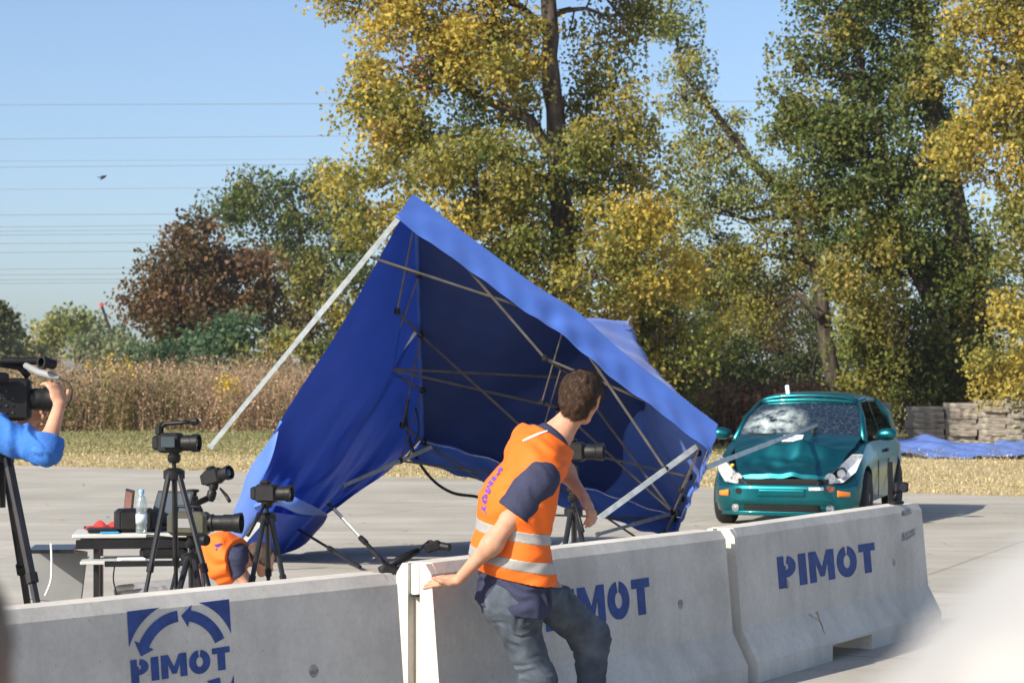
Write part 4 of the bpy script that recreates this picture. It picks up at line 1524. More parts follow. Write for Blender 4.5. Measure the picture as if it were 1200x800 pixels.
# ---------------------------------------------------------------- the man in the orange vest, looking back at the crash
def vest_man():
    d0 = 8.9
    t = thing('person', Vector((P(625, 0, d0).x, d0, 0)), 'man in orange vest with grey bands, turned away, hand on the barrier', 'person')
    F = N3((0.86, 0.50, 0)); Rt = np.array([F[1], -F[0], 0.0])
    pel, waist, chest, upper, neck = Q(604, 690, 8.95), Q(597, 645, 8.93), Q(606, 590, 8.91), Q(629, 538, 8.92), Q(651, 512, 8.93)
    hipR, hipL = Q(598, 706, 8.88), Q(638, 696, 9.03)
    kneeR = Q(631, 797, 8.96); ankR = kneeR + V3(-0.10, 0.06, -0.22)
    ankR[2] = 0.10; kneeL = Q(692, 746, 9.26); ankL = Q(694, 0, 9.20); ankL[2] = 0.10
    shR, elR, wrR = Q(631, 562, 8.75), Q(577, 637, 8.73), Q(537, 679, 8.83)
    shL, elL, wrL = Q(624, 521, 9.12), Q(662, 552, 9.28), Q(684, 582, 9.17)
    hc = Q(681, 467, 8.95)
    upv = N3((0.22, 0.05, 1.0)); fh = N3((0.42, 0.90, -0.05))
    ax = N3(upper - pel)
    torso = [limb(pel - ax * .05, waist, 0.116, 0.100, Rt, 0.66), limb(waist, chest, 0.100, 0.118, Rt, 0.68), limb(chest, upper, 0.118, 0.098, N3(Rt + F * -0.35), 0.62)]
    should = [limb(upper, shR, 0.075, 0.060), limb(upper, shL, 0.075, 0.060)]
    legR = [limb(hipR, kneeR, 0.084, 0.060), limb(kneeR, ankR, 0.060, 0.040)]
    legL = [limb(hipL, kneeL, 0.084, 0.068), limb(kneeL, ankL, 0.068, 0.042)]
    uaR = [limb(shR, elR, 0.052, 0.040)]; faR = [limb(elR, wrR, 0.041, 0.026, None, 1)]
    uaL = [limb(shL, elL, 0.052, 0.040)]; faL = [limb(elL, wrL, 0.040, 0.026)]
    nk = [limb(upper, neck, 0.07, 0.060), limb(neck, hc - upv * 0.05 - fh * 0.02, 0.060, 0.054)]
    hd = head_cones(hc, fh, upv)
    hR = hand_cones(wrR, N3(Q(490, 682, 8.93) - wrR), V3(0.15, -0.55, 0.85), 1.0, 0.3, 0.10, -1, (0.5, 0.55))
    hL = hand_cones(wrL, N3(V3(0.05, -0.06, -0.10)), V3(0.8, -0.5, 0.2), 0.95, 0.1, 0.65, 1)
    feet = []
    for an, fd in ((ankR, N3((0.9, 0.3, 0))), (ankL, N3((0.95, 0.2, 0)))):
        feet.append(limb(an + V3(0, 0, -.045) - fd * 0.04, V3(an[0], an[1], 0.045) + fd * 0.17, 0.045, 0.035, np.cross(fd, (0, 0, 1)), 0.85))
    allc = torso + should + legR + legL + uaR + faR + uaL + faL + nk + hd + hR + hL + feet
    lo, hi = bounds(allc)
    f = Field(lo, hi, 0.0058)
    put(f, torso + should + legR + legL + uaR + faR + uaL + faL + nk, -0.004, 0.05)
    put(f, hd + feet, 0, 0.02)
    put(f, hR + hL, 0, 0.008)
    link('body', f.mesh('body'), M_SKIN, t, True)
    # jeans
    jr = folds(0.0034, 85, seed=3, dirv=(0.4, 0.2, 1.0))
    jc = [limb(pel + ax * .06, pel - ax * .06, 0.118, 0.115, Rt, 0.66, 0.06)] + legR + legL
    jeans, _ = garment('jeans', jc, M_JEANS, t, 0.010, 0.0055, [(pel + ax * 0.03, ax), (V3(0, 0, 0.075), (0, 0, -1))], jr, 0.05)
    MB().tube([pel + ax * .03 + Rt * .155 - F * .06, pel - ax * .05 + Rt * .175 - F * .01, pel - ax * .10 + Rt * .17 + F * 0.05], 0.004, 6).build('pocket_seam', M_JEANS, jeans, True)
    for ft in feet: garment('shoe', [ft], M_SHOE, t, 0.008, 0.008, [(V3(0, 0, 0.0), (0, 0, -1))])
    # polo shirt: shows at the collar, the sleeves and the tail
    sr = folds(0.006, 60, seed=5, dirv=(0.6, 0.1, 0.9))
    slv = elR * 0.42 + shR * 0.58
    slvL = elL * 0.45 + shL * 0.55
    dR, dL = N3(elR - shR), N3(elL - shL)
    sc = [limb(pel - ax * .12, pel + ax * .10, 0.124, 0.112, Rt, 0.66)] + torso + should
    garment('polo_shirt', sc, M_NAVY, t, 0.011, 0.0055, [(pel - ax * 0.085, -ax)], sr, 0.045)
    for a_, e_, dd in ((shR, slv, dR), (shL, slvL, dL)):
        garment('sleeve', [limb(a_ - dd * .01, e_ + dd * .05, 0.070, 0.066)], M_NAVY, t, 0.014, 0.0045, [(e_ + dd * 0.035, dd)], folds(0.0025, 60, seed=6, dirv=(0.8, 0.2, 0.6)))
    # collar
    cn = N3(hc - neck)
    cb = MB()
    rr = 0.076
    u, v = N3(np.cross(cn, F)), None
    v = np.cross(u, cn)
    ringp = []
    for k in range(25):
        a = math.radians(-158 + 316 * k / 24)
        ringp.append((math.cos(a), math.sin(a)))
    base = neck - cn * 0.012
    back = -N3(F - cn * np.dot(F, cn)); sd = np.cross(cn, back)
    def colp(s, tt):
        a = math.radians(-150 + 300 * s)
        r = rr * (1.0 + 0.22 * (1 - tt)) + 0.012 * (1 - tt)
        drop = -0.045 * (abs(s - .5) * 2) ** 2
        return Vector(base + back * math.cos(a) * r + sd * math.sin(a) * r + cn * (0.048 * tt - 0.012 + drop))
    cb.grid(colp, 28, 4)
    co = cb.build('collar', M_NAVY, t, True, smooth=True)
    md = co.modifiers.new('thick', 'SOLIDIFY'); md.thickness = 0.006
    # vest
    vr = folds(0.0045, 34, seed=9, dirv=(0.2, 0.3, 1.0))
    vc = [limb(pel + ax * .05, waist, 0.122, 0.112, Rt, 0.64), limb(waist, chest, 0.112, 0.120, Rt, 0.66), limb(chest, upper, 0.120, 0.100, N3(Rt + F * -0.35), 0.60),
          limb(upper, upper + (shR - upper) * 0.72 + V3(0, 0, .012), 0.082, 0.062), limb(upper, shL + V3(0, 0, .004), 0.082, 0.072), limb(upper, neck - cn * 0.03, 0.08, 0.066)]
    arm_hole = [(shR + dR * 0.035 + V3(-0.01, -0.03, 0.0), shR + dR * 0.22 + V3(-0.02, -0.06, 0), 0.066, 0.068)]
    hem = pel + ax * 0.055
    lo, hi = bounds(vc, 0.1)
    vf = Field(lo, hi, 0.0046)
    put(vf, vc, 0.030, 0.05)
    vf.ripple(vr)
    solid = vf.val.copy()
    vf.cut(hem, -ax)
    vf.cut(neck - cn * 0.008, cn)
    vest = link('safety_vest', vf.mesh('safety_vest'), M_VEST, t, True)
    # two bands round the body
    for z0, z1 in ((0.105, 0.152), (0.222, 0.268)):
        bf = Field(lo, hi, 0.0046)
        bf.val = solid.copy() - 0.0022
        bf.n = np.array(solid.shape)
        bf.cut(pel + ax * z0, -ax); bf.cut(pel + ax * z1, ax)
        # hollow, so that it is a band and not a slab
        bf.val = np.maximum(bf.val, -(solid + 0.012))
        link('reflective_band', bf.mesh('reflective_band'), M_BAND, t, True)
    # word printed down the back of the vest
    back_c = chest + ax * 0.03
    def surf(p, dirn):
        # walk from outside to the skin of the vest
        p = np.array(p, dtype=float)
        for _ in range(60):
            i = ((p - lo) / 0.0046).astype(int)
            if np.any(i < 0) or np.any(i >= np.array(solid.shape)): p = p - dirn * 0.006; continue
            vv = solid[tuple(i)]
            if vv < 0.001: break
            p = p - dirn * max(min(vv, 0.02), 0.002)
        return p + dirn * 0.004
    x = -0.125
    bdir = N3(-F - Rt * 0.05)
    wdir = N3(np.cross(bdir, ax)) * -1            # across the back
    wdir = -ax                                     # the word runs down the tilted back
    hdir = N3(np.cross(bdir, wdir))
    for ch in 'PIMOT':
        w, polys = GLYPH[ch]
        mb = MB()
        for pl in polys:
            n = len(pl)
            pts = [surf(back_c + wdir * (x + q[0] * 0.052) + hdir * (q[1] - 0.5) * 0.055 + bdir * 0.25, bdir) for q in pl]
            mb.add([Vector(p) for p in pts] + [Vector(p + bdir * 0.0015) for p in pts], [tuple(range(n)), tuple(range(2 * n - 1, n - 1, -1))] + [(i, n + i, n + (i + 1) % n, (i + 1) % n) for i in range(n)])
        mb.build('letter', M_PURPLE, vest, True)
        x += (w + 0.1) * 0.052
    # white loop at the back of the collar
    lp = [Q(640, 502, 8.80), Q(630, 507, 8.79), Q(620, 513, 8.79), Q(613, 518, 8.80)]
    lpts = [surf(p + bdir * 0.0 + V3(-.02, -.05, .05), N3((-0.25, -0.75, 0.6))) for p in lp]
    MB().tube([Vector(p) for p in lpts], [0.004, 0.0065, 0.0065, 0.004], 6).build('white_loop', M_WHITE, vest, True)
    # hair: cap over the skull, cropped at nape and temples
    hcones = [c for c in hd[:1]]
    r_ = np.cross(fh, upv)
    lo, hi = bounds(hcones, 0.05)
    hf = Field(lo, hi, 0.004)
    put(hf, hcones, 0.011, 0.02)
    hf.cone(hc + upv * 0.068 - fh * 0.01, hc + upv * 0.075 + fh * 0.05, 0.042, 0.040, 0.03)
    hf.cone(hc - upv * 0.03 - fh * 0.055, hc - upv * 0.055 - fh * 0.045, 0.052, 0.048, 0.03, r_, 0.8)
    hf.ripple(lambda X, Y, Z: 0.0022 * np.sin(X * 150 + Y * 60 + 2 * np.sin(Z * 50)) * np.sin(Z * 35 + X * 50))
    hf.cut(hc + fh * 0.062 + upv * 0.03, N3(fh - upv * 0.35))
    hf.cut(hc - upv * 0.060, N3(-upv * 1.0 + fh * 0.55))
    for s in (-1, 1):
        hf.carve(hc + r_ * s * 0.085 - upv * 0.025 + fh * 0.00, hc + r_ * s * 0.085 + upv * 0.012 - fh * 0.008, 0.021, 0.019)
    hm = hf.mesh('hair')
    ho = link('hair', hm, M_HAIR, t, True)
    # strands lying over the cropped cap
    rng = np.random.default_rng(2)
    nv = len(hm.vertices)
    co_ = np.empty(nv * 3); hm.vertices.foreach_get('co', co_); co_ = co_.reshape(-1, 3)
    no_ = np.empty(nv * 3); hm.vertices.foreach_get('normal', no_); no_ = no_.reshape(-1, 3)
    pick_ = rng.choice(nv, 9000)
    p, n_ = co_[pick_] + rng.normal(size=(9000, 3)) * .0015, no_[pick_]
    flow = -fh * 0.55 - upv * 0.75 + rng.normal(size=(9000, 3)) * 0.30
    flow -= (flow * n_).sum(1)[:, None] * n_
    flow /= np.linalg.norm(flow, axis=1)[:, None] + 1e-9
    L_ = rng.uniform(.008, .020, 9000)[:, None]
    sd_ = np.cross(flow, n_) * 0.0007
    tip = p + flow * L_ + n_ * rng.uniform(.002, .007, 9000)[:, None]
    vv = np.empty((9000, 4, 3)); vv[:, 0] = p - sd_; vv[:, 1] = p + sd_; vv[:, 2] = tip + sd_ * .3; vv[:, 3] = tip - sd_ * .3
    cc = np.array([0.045, 0.024, 0.013]) * rng.uniform(.5, 1.9, 9000)[:, None]
    st = link('hair_strands', colour_mesh('hair_strands', vv.reshape(-1, 3), cc), M_DRY, ho, True)
    st['kind'] = 'stuff'
    return t


vest_man()


# ---------------------------------------------------------------- the camera operator at the left edge
def camera_operator():
    d0 = 9.55
    t = thing('person', Vector((P(-70, 0, d0).x, d0, 0)), 'person in blue pullover operating the large camera at the left edge', 'person')
    shN, el, wr = Q(-34, 496, 9.35), Q(54, 528, 9.22), Q(70, 474, 9.30)
    neck = Q(-75, 462, 9.55); pel = np.array([neck[0] - 0.02, 9.6, 0.93]); chest = (neck * 0.7 + pel * 0.3)
    shF = Q(-60, 490, 9.78); elF = Q(-20, 545, 9.85); wrF = Q(25, 500, 9.75)
    F = N3((0.95, 0.1, 0)); Rt = np.array([F[1], -F[0], 0.0])
    hc = Q(-72, 425, 9.5)
    torso = [limb(pel, chest, 0.115, 0.125, Rt, 0.68), limb(chest, neck - V3(0, 0, .06), 0.125, 0.09, Rt, 0.6)]
    arms = [limb(chest + V3(0, 0, .1), shN, 0.08, 0.066), limb(shN, el, 0.066, 0.050), limb(chest + V3(0, 0, .1), shF, 0.08, 0.064), limb(shF, elF, 0.056, 0.045)]
    fore = [limb(el, wr, 0.044, 0.029), limb(elF, wrF, 0.044, 0.029)]
    hips = [pel + Rt * .09, pel - Rt * .09]
    legs = []
    feet = []
    for h_, sx in zip(hips, (0.05, -0.08)):
        kn = h_ + V3(sx + .03, 0, -.44); an = kn + V3(-.03, 0, -.39); an[2] = 0.09
        legs += [limb(h_, kn, 0.088, 0.062), limb(kn, an, 0.06, 0.04)]
        feet.append(limb(an - V3(0.03, 0, .04), V3(an[0] + .17, an[1], 0.045), 0.045, 0.035))
    nk = [limb(neck - V3(0, 0, .05), hc - V3(0, 0, .05), 0.06, 0.055)]
    hd = head_cones(hc, (0.98, -0.1, 0), (0.1, 0, 1))
    hn = hand_cones(wr, N3(Q(64, 452, 9.33) - wr), V3(0.75, -0.6, 0.0), 1.0, 0.25, 0.75, 1, (0.8, 0.2))
    hf = hand_cones(wrF, N3((0.6, 0, 0.5)), V3(0.2, 0.8, 0.2), 1.0, 0.1, 0.6, -1)
    allc = torso + arms + fore + legs + feet + nk + hd + hn + hf
    lo, hi = bounds(allc)
    f = Field(lo, hi, 0.0085)
    put(f, torso + arms + fore + legs + nk, -0.003, 0.05); put(f, hd + feet, 0, 0.02); put(f, hn + hf, 0.001, 0.006)
    link('body', f.mesh('body'), M_SKIN, t, True)
    dn, df = N3(wr - el), N3(wrF - elF)
    cuff = el + dn * 0.055
    sl = [limb(el - N3(el - shN) * 0.0, cuff, 0.056, 0.054), limb(elF, elF + df * 0.06, 0.056, 0.054)]
    garment('pullover', torso + arms, M_BLUESHIRT, t, 0.020, 0.0070, [(pel - V3(0, 0, .05), (0, 0, -1))], folds(0.010, 52, seed=12, dirv=(1.0, 0.2, 0.25)), 0.05)
    for s_, dd, cf in ((sl[0], dn, cuff), (sl[1], df, elF + df * .06)):
        garment('cuff', [s_], M_BLUESHIRT, t, 0.014, 0.0070, [(cf + dd * .01, dd)], folds(0.004, 60, seed=14))
    garment('trousers', [limb(pel + V3(0, 0, .06), pel - V3(0, 0, .06), 0.115, 0.112, Rt, 0.66)] + legs, M_JEANS, t, 0.016, 0.011, [(pel + V3(0, 0, .08), (0, 0, 1)), (V3(0, 0, .07), (0, 0, -1))], folds(0.006, 40, seed=13))
    for ft in feet: garment('shoe', [ft], M_SHOE, t, 0.008, 0.01, [(V3(0, 0, 0.0), (0, 0, -1))])
    garment('hair', hd[:1], M_HAIR, t, 0.012, 0.007, [(hc + V3(.06, 0, .03), N3((1, 0, -.35))), (hc - V3(0, 0, .04), (0.5, 0, -1))])
    return t


camera_operator()


# ---------------------------------------------------------------- the person kneeling under the edge of the tent
def kneeling_person():
    d0 = 15.3
    t = thing('person', Vector((P(245, 0, d0).x, d0, 0)), 'person in orange vest kneeling bent forward under the edge of the tent', 'person')
    pel = Q(232, 655, 15.3); chest = Q(262, 648, 15.2); sh = Q(276, 652, 15.2)
    Rt = N3((0.15, -1.0, 0)); F = N3((1, .15, 0))
    hipA, hipB = pel + Rt * .09, pel - Rt * .09
    kA, kB = Q(228, 0, 15.15), Q(214, 0, 15.5); kA[2] = 0.075; kB[2] = 0.075
    aA, aB = Q(168, 0, 15.1), Q(160, 0, 15.5); aA[2] = 0.065; aB[2] = 0.065
    legs = [limb(hipA, kA, .09, .066), limb(kA, aA, .062, .042), limb(hipB, kB, .09, .066), limb(kB, aB, .062, .042)]
    torso = [limb(pel, chest, .115, .125, Rt, .68), limb(chest, sh, .125, .09, Rt, .62)]
    wA, wB = Q(300, 0, 15.0), Q(303, 0, 15.5); wA[2] = .05; wB[2] = .05
    sA, sB = sh + Rt * .19, sh - Rt * .19
    eA, eB = (sA + wA) / 2 + V3(-.06, 0, .05), (sB + wB) / 2 + V3(-.06, 0, .05)
    arms = [limb(sh, sA, .07, .058), limb(sA, eA, .05, .041), limb(eA, wA, .041, .028), limb(sh, sB, .07, .058), limb(sB, eB, .05, .041), limb(eB, wB, .041, .028)]
    hc = sh + V3(.17, 0.02, -.02)
    hd = head_cones(hc, N3((.85, 0, -.5)), N3((.5, 0, .85)))
    nk = [limb(sh, hc - V3(.05, 0, 0), .06, .055)]
    hands = hand_cones(wA, (1, -.1, -.05), (0, 0, 1), 1, .4, .1, 1) + hand_cones(wB, (1, .1, -.05), (0, 0, 1), 1, .4, .1, -1)
    feet = [limb(aA, aA + V3(-.12, 0, -.005), .045, .036), limb(aB, aB + V3(-.12, 0, -.005), .045, .036)]
    allc = legs + torso + arms + hd + nk + hands + feet
    lo, hi = bounds(allc)
    f = Field(lo, hi, 0.010)
    put(f, legs + torso + arms + nk, -.003, .05); put(f, hd + feet, 0, .02); put(f, hands, .001, .008)
    f.cut(V3(0, 0, 0.0), (0, 0, -1))
    link('body', f.mesh('body'), M_SKIN, t, True)
    ax = N3(sh - pel)
    garment('trousers', [limb(pel, pel - ax * .05, .115, .11, Rt, .66)] + legs, mat('grey_trousers', (0.17, 0.17, 0.18), 0.9, 0, .2, 12, .2), t, .015, .011, [(V3(0, 0, .006), (0, 0, -1)), (pel + ax * .06, ax)], folds(.007, 45, seed=21))
    garment('sweatshirt', torso + arms[:2] + arms[3:5], M_NAVY, t, .012, .011, [(pel - ax * .05, -ax)], folds(.006, 45, seed=22))
    v, vf = garment('safety_vest', torso + [limb(sh, sh + Rt * .17 - V3(.02, 0, .02), .09, .085), limb(sh + Rt * .15 - V3(.02, 0, .02), chest + Rt * .13 - V3(0, 0, .10), .08, .08), limb(sh, sh - Rt * .15, .08, .07)], M_VEST, t, .034, .009, [(pel - ax * .02, -ax), (sh + ax * .06, ax)], folds(.008, 34, seed=23))
    for ft in feet: garment('shoe', [ft], M_SHOE, t, .01, .011, [(V3(0, 0, 0.004), (0, 0, -1))])
    garment('hair', hd[:1], M_HAIR, t, .012, .008, [(hc + V3(.05, 0, -.03), N3((.85, 0, -.5)))])
    # printed word running down the vest
    x = 0.0
    o = chest + Rt * 0.232 + V3(-0.045, 0, 0.085)
    for ch in 'PIMOT':
        w, polys = GLYPH[ch]
        mb = MB()
        for pl in polys:
            M = Matrix(((0.2, 0.0, 0, 0), (0, 0, 0, 0), (0, 0, 0, 0), (0, 0, 0, 1)))
            wd, hd_, nn = N3((0.25, -0.02, -1)), N3((1, 0.15, 0.25)), Rt
            pts = [o + wd * (x + q[0] * .042) + hd_ * (q[1] - .5) * .05 for q in pl]
            n = len(pts)
            mb.add([Vector(p) for p in pts] + [Vector(p - nn * .02) for p in pts], [tuple(range(n)), tuple(range(2 * n - 1, n - 1, -1))] + [(i, n + i, n + (i + 1) % n, (i + 1) % n) for i in range(n)])
        mb.build('letter', M_PURPLE, v, True)
        x += (w + .12) * .042
    return t


kneeling_person()


# ---------------------------------------------------------------- spectators close to the lens
def spectator(label, c, fwd, hair_m, top_m, S=1.0, hair_off=0.02):
    c = np.array(c)
    t = thing('person', Vector((c[0], c[1], 0)), label, 'person')
    neck = c - V3(0, 0, .15); sh = c - V3(0, 0, .24); pel = V3(c[0], c[1], .92)
    f3 = N3(fwd); Rt = np.array([f3[1], -f3[0], 0])
    torso = [limb(pel, sh - V3(0, 0, .15), .12, .13, Rt, .66), limb(sh - V3(0, 0, .15), sh, .13, .09, Rt, .6)]
    arms, legs, feet, hands = [], [], [], []
    for s in (-1, 1):
        a = sh + Rt * s * .19 - V3(0, 0, .02); e = a + Rt * s * .03 - V3(0, 0, .30); w = e + f3 * .06 - V3(0, 0, .25)
        arms += [limb(sh, a, .08, .062), limb(a, e, .054, .043), limb(e, w, .042, .028)]
        hands += hand_cones(w, N3(-V3(0, 0, 1) + f3 * .1), Rt * s, 1, .1, .3, 1)
        h_ = pel + Rt * s * .09; k_ = h_ - V3(0, 0, .44); an = V3(k_[0], k_[1], .09)
        legs += [limb(h_, k_, .09, .063), limb(k_, an, .06, .042)]
        feet.append(limb(an - V3(0, 0, .04), V3(an[0], an[1], .045) + f3 * .18, .045, .035))
    hd = head_cones(c, f3, (0, 0, 1), S)
    nk = [limb(sh, c - V3(0, 0, .06), .062, .056)]
    allc = torso + arms + legs + feet + hd + nk + hands
    f = Field(*bounds(allc), 0.012)
    put(f, torso + arms + legs + nk, -.003, .05); put(f, hd + feet, 0, .02); put(f, hands, .002, .008)
    link('body', f.mesh('body'), M_SKIN, t, True)
    garment('jacket', torso + arms, top_m, t, .016, .012, [(pel - V3(0, 0, .05), (0, 0, -1))], folds(.006, 40, seed=31))
    garment('trousers', [limb(pel, pel - V3(0, 0, .05), .118, .112, Rt, .66)] + legs, M_JEANS, t, .018, .012, [(pel + V3(0, 0, .06), (0, 0, 1)), (V3(0, 0, .07), (0, 0, -1))])
    for ft in feet: garment('shoe', [ft], M_SHOE, t, .008, .012, [(V3(0, 0, 0), (0, 0, -1))])
    hr, _ = garment('hair', hd[:1], hair_m, t, hair_off, .007, [(c + f3 * .06 + V3(0, 0, .03), N3(f3 - V3(0, 0, .35))), (c - V3(0, 0, .05), (f3[0] * .4, f3[1] * .4, -1))], lambda X, Y, Z: 0.003 * np.sin(X * 160 + 2 * np.sin(Z * 80)) * np.sin(Z * 120 + Y * 90))
    return t


spectator('white-haired spectator out of focus at the lower right corner', Q(1592, 1335, 0.40), (0.2, 1, 0), mat('white_hair', (0.33, 0.325, 0.32), 0.7, 0, 0.08, 30, 0.4, 60), mat('reddish_jacket', (0.45, 0.12, 0.09), 0.85), 1.05, 0.022)
spectator('brown-haired spectator out of focus at the lower left corner', Q(-230, 850, 0.92), (-0.1, 1, 0), mat('dull_brown_hair', (0.16, 0.105, 0.075), 0.7, 0, 0.2, 30), mat('grey_jacket', (0.2, 0.2, 0.21), 0.85), 1.0, 0.012)
# ------------------------------------------------------------------ the crashed teal hatchback
def metallic_paint(name, c):
    m = mat(name, c, 0.34, 0.88, 0.12, 3.0, 0.0, coat=0.35)
    b = m.node_tree.nodes['Principled BSDF']
    b.inputs['Coat Roughness'].default_value = 0.08
    return m


def cracked_glass():
    m, nt, b = new_mat('cracked_windscreen')
    N, L = nt.nodes, nt.links
    tc = N.new('ShaderNodeTexCoord')
    vo = N.new('ShaderNodeTexVoronoi'); vo.feature = 'DISTANCE_TO_EDGE'; vo.inputs['Scale'].default_value = 16
    L.new(tc.outputs['Object'], vo.inputs['Vector'])
    r1 = N.new('ShaderNodeValToRGB'); r1.color_ramp.elements[0].position = 0.015; r1.color_ramp.elements[1].position = 0.04
    r1.color_ramp.elements[0].color = (1, 1, 1, 1); r1.color_ramp.elements[1].color = (0, 0, 0, 1)
    L.new(vo.outputs['Distance'], r1.inputs['Fac'])
    # the star of fine cracks round the place where the head hit
    def blot(c, inner, outer):
        d = N.new('ShaderNodeVectorMath'); d.operation = 'DISTANCE'; d.inputs[1].default_value = c
        L.new(tc.outputs['Object'], d.inputs[0])
        mr = N.new('ShaderNodeMapRange'); mr.inputs['From Min'].default_value = outer; mr.inputs['From Max'].default_value = inner
        L.new(d.outputs['Value'], mr.inputs['Value'])
        return mr.outputs['Result']
    nz = N.new('ShaderNodeTexNoise'); nz.inputs['Scale'].default_value = 9; nz.inputs['Detail'].default_value = 8
    L.new(tc.outputs['Object'], nz.inputs['Vector'])
    r2 = N.new('ShaderNodeValToRGB'); r2.color_ramp.elements[0].position = 0.35; r2.color_ramp.elements[1].position = 0.65
    L.new(nz.outputs['Fac'], r2.inputs['Fac'])
    mu = N.new('ShaderNodeMath'); mu.operation = 'MULTIPLY'
    L.new(blot((0.80, -0.30, 1.06), 0.05, 0.42), mu.inputs[0]); L.new(r2.outputs['Color'], mu.inputs[1])
    m3 = N.new('ShaderNodeMath'); m3.operation = 'MULTIPLY'; m3.inputs[1].default_value = 0.08
    L.new(r1.outputs['Color'], m3.inputs[0])
    ad = N.new('ShaderNodeMath'); ad.operation = 'ADD'; ad.use_clamp = True
    L.new(mu.outputs[0], ad.inputs[0]); L.new(m3.outputs[0], ad.inputs[1])
    b.inputs['Base Color'].default_value = (0.62, 0.72, 0.70, 1)
    b.inputs['Roughness'].default_value = 0.4
    gl = N.new('ShaderNodeBsdfGlossy'); gl.inputs['Roughness'].default_value = 0.04; gl.inputs['Color'].default_value = (0.28, 0.32, 0.31, 1)
    tr = N.new('ShaderNodeBsdfTransparent'); tr.inputs['Color'].default_value = (0.62, 0.70, 0.68, 1)
    fr = N.new('ShaderNodeFresnel'); fr.inputs['IOR'].default_value = 1.5
    mg = N.new('ShaderNodeMixShader'); L.new(fr.outputs[0], mg.inputs[0]); L.new(tr.outputs[0], mg.inputs[1]); L.new(gl.outputs[0], mg.inputs[2])
    mx = N.new('ShaderNodeMixShader'); L.new(ad.outputs[0], mx.inputs[0]); L.new(mg.outputs[0], mx.inputs[1]); L.new(b.outputs[0], mx.inputs[2])
    L.new(mx.outputs[0], N['Material Output'].inputs['Surface'])
    return m


def clear_glass(name, tint=(0.35, 0.42, 0.40)):
    m, nt, b = new_mat(name)
    N, L = nt.nodes, nt.links
    gl = N.new('ShaderNodeBsdfGlossy'); gl.inputs['Roughness'].default_value = 0.03
    tr = N.new('ShaderNodeBsdfTransparent'); tr.inputs['Color'].default_value = (*tint, 1)
    fr = N.new('ShaderNodeFresnel'); fr.inputs['IOR'].default_value = 1.5
    mg = N.new('ShaderNodeMixShader'); L.new(fr.outputs[0], mg.inputs[0]); L.new(tr.outputs[0], mg.inputs[1]); L.new(gl.outputs[0], mg.inputs[2])
    L.new(mg.outputs[0], N['Material Output'].inputs['Surface'])
    return m


M_PAINT = metallic_paint('teal_car_paint', (0.008, 0.155, 0.18))
M_CHROME = mat('headlamp_reflector', (0.78, 0.79, 0.80), 0.3, 0.45, 0.2, 22, 0.3, 30)
M_REFL = mat('lamp_bowl', (0.42, 0.43, 0.45), 0.2, 0.85, 0.3, 30)
M_ORANGE = mat('amber_indicator', (0.85, 0.20, 0.015), 0.25, 0, 0.1, 20, coat=0.5)
M_LAMPGLASS = clear_glass('lamp_cover', (0.85, 0.88, 0.9))
M_SIDEGLASS = clear_glass('tinted_side_window', (0.22, 0.27, 0.25))
M_DARK = mat('engine_bay_black', (0.006, 0.006, 0.006), 0.85, 0, 0.4, 15, 0.3)


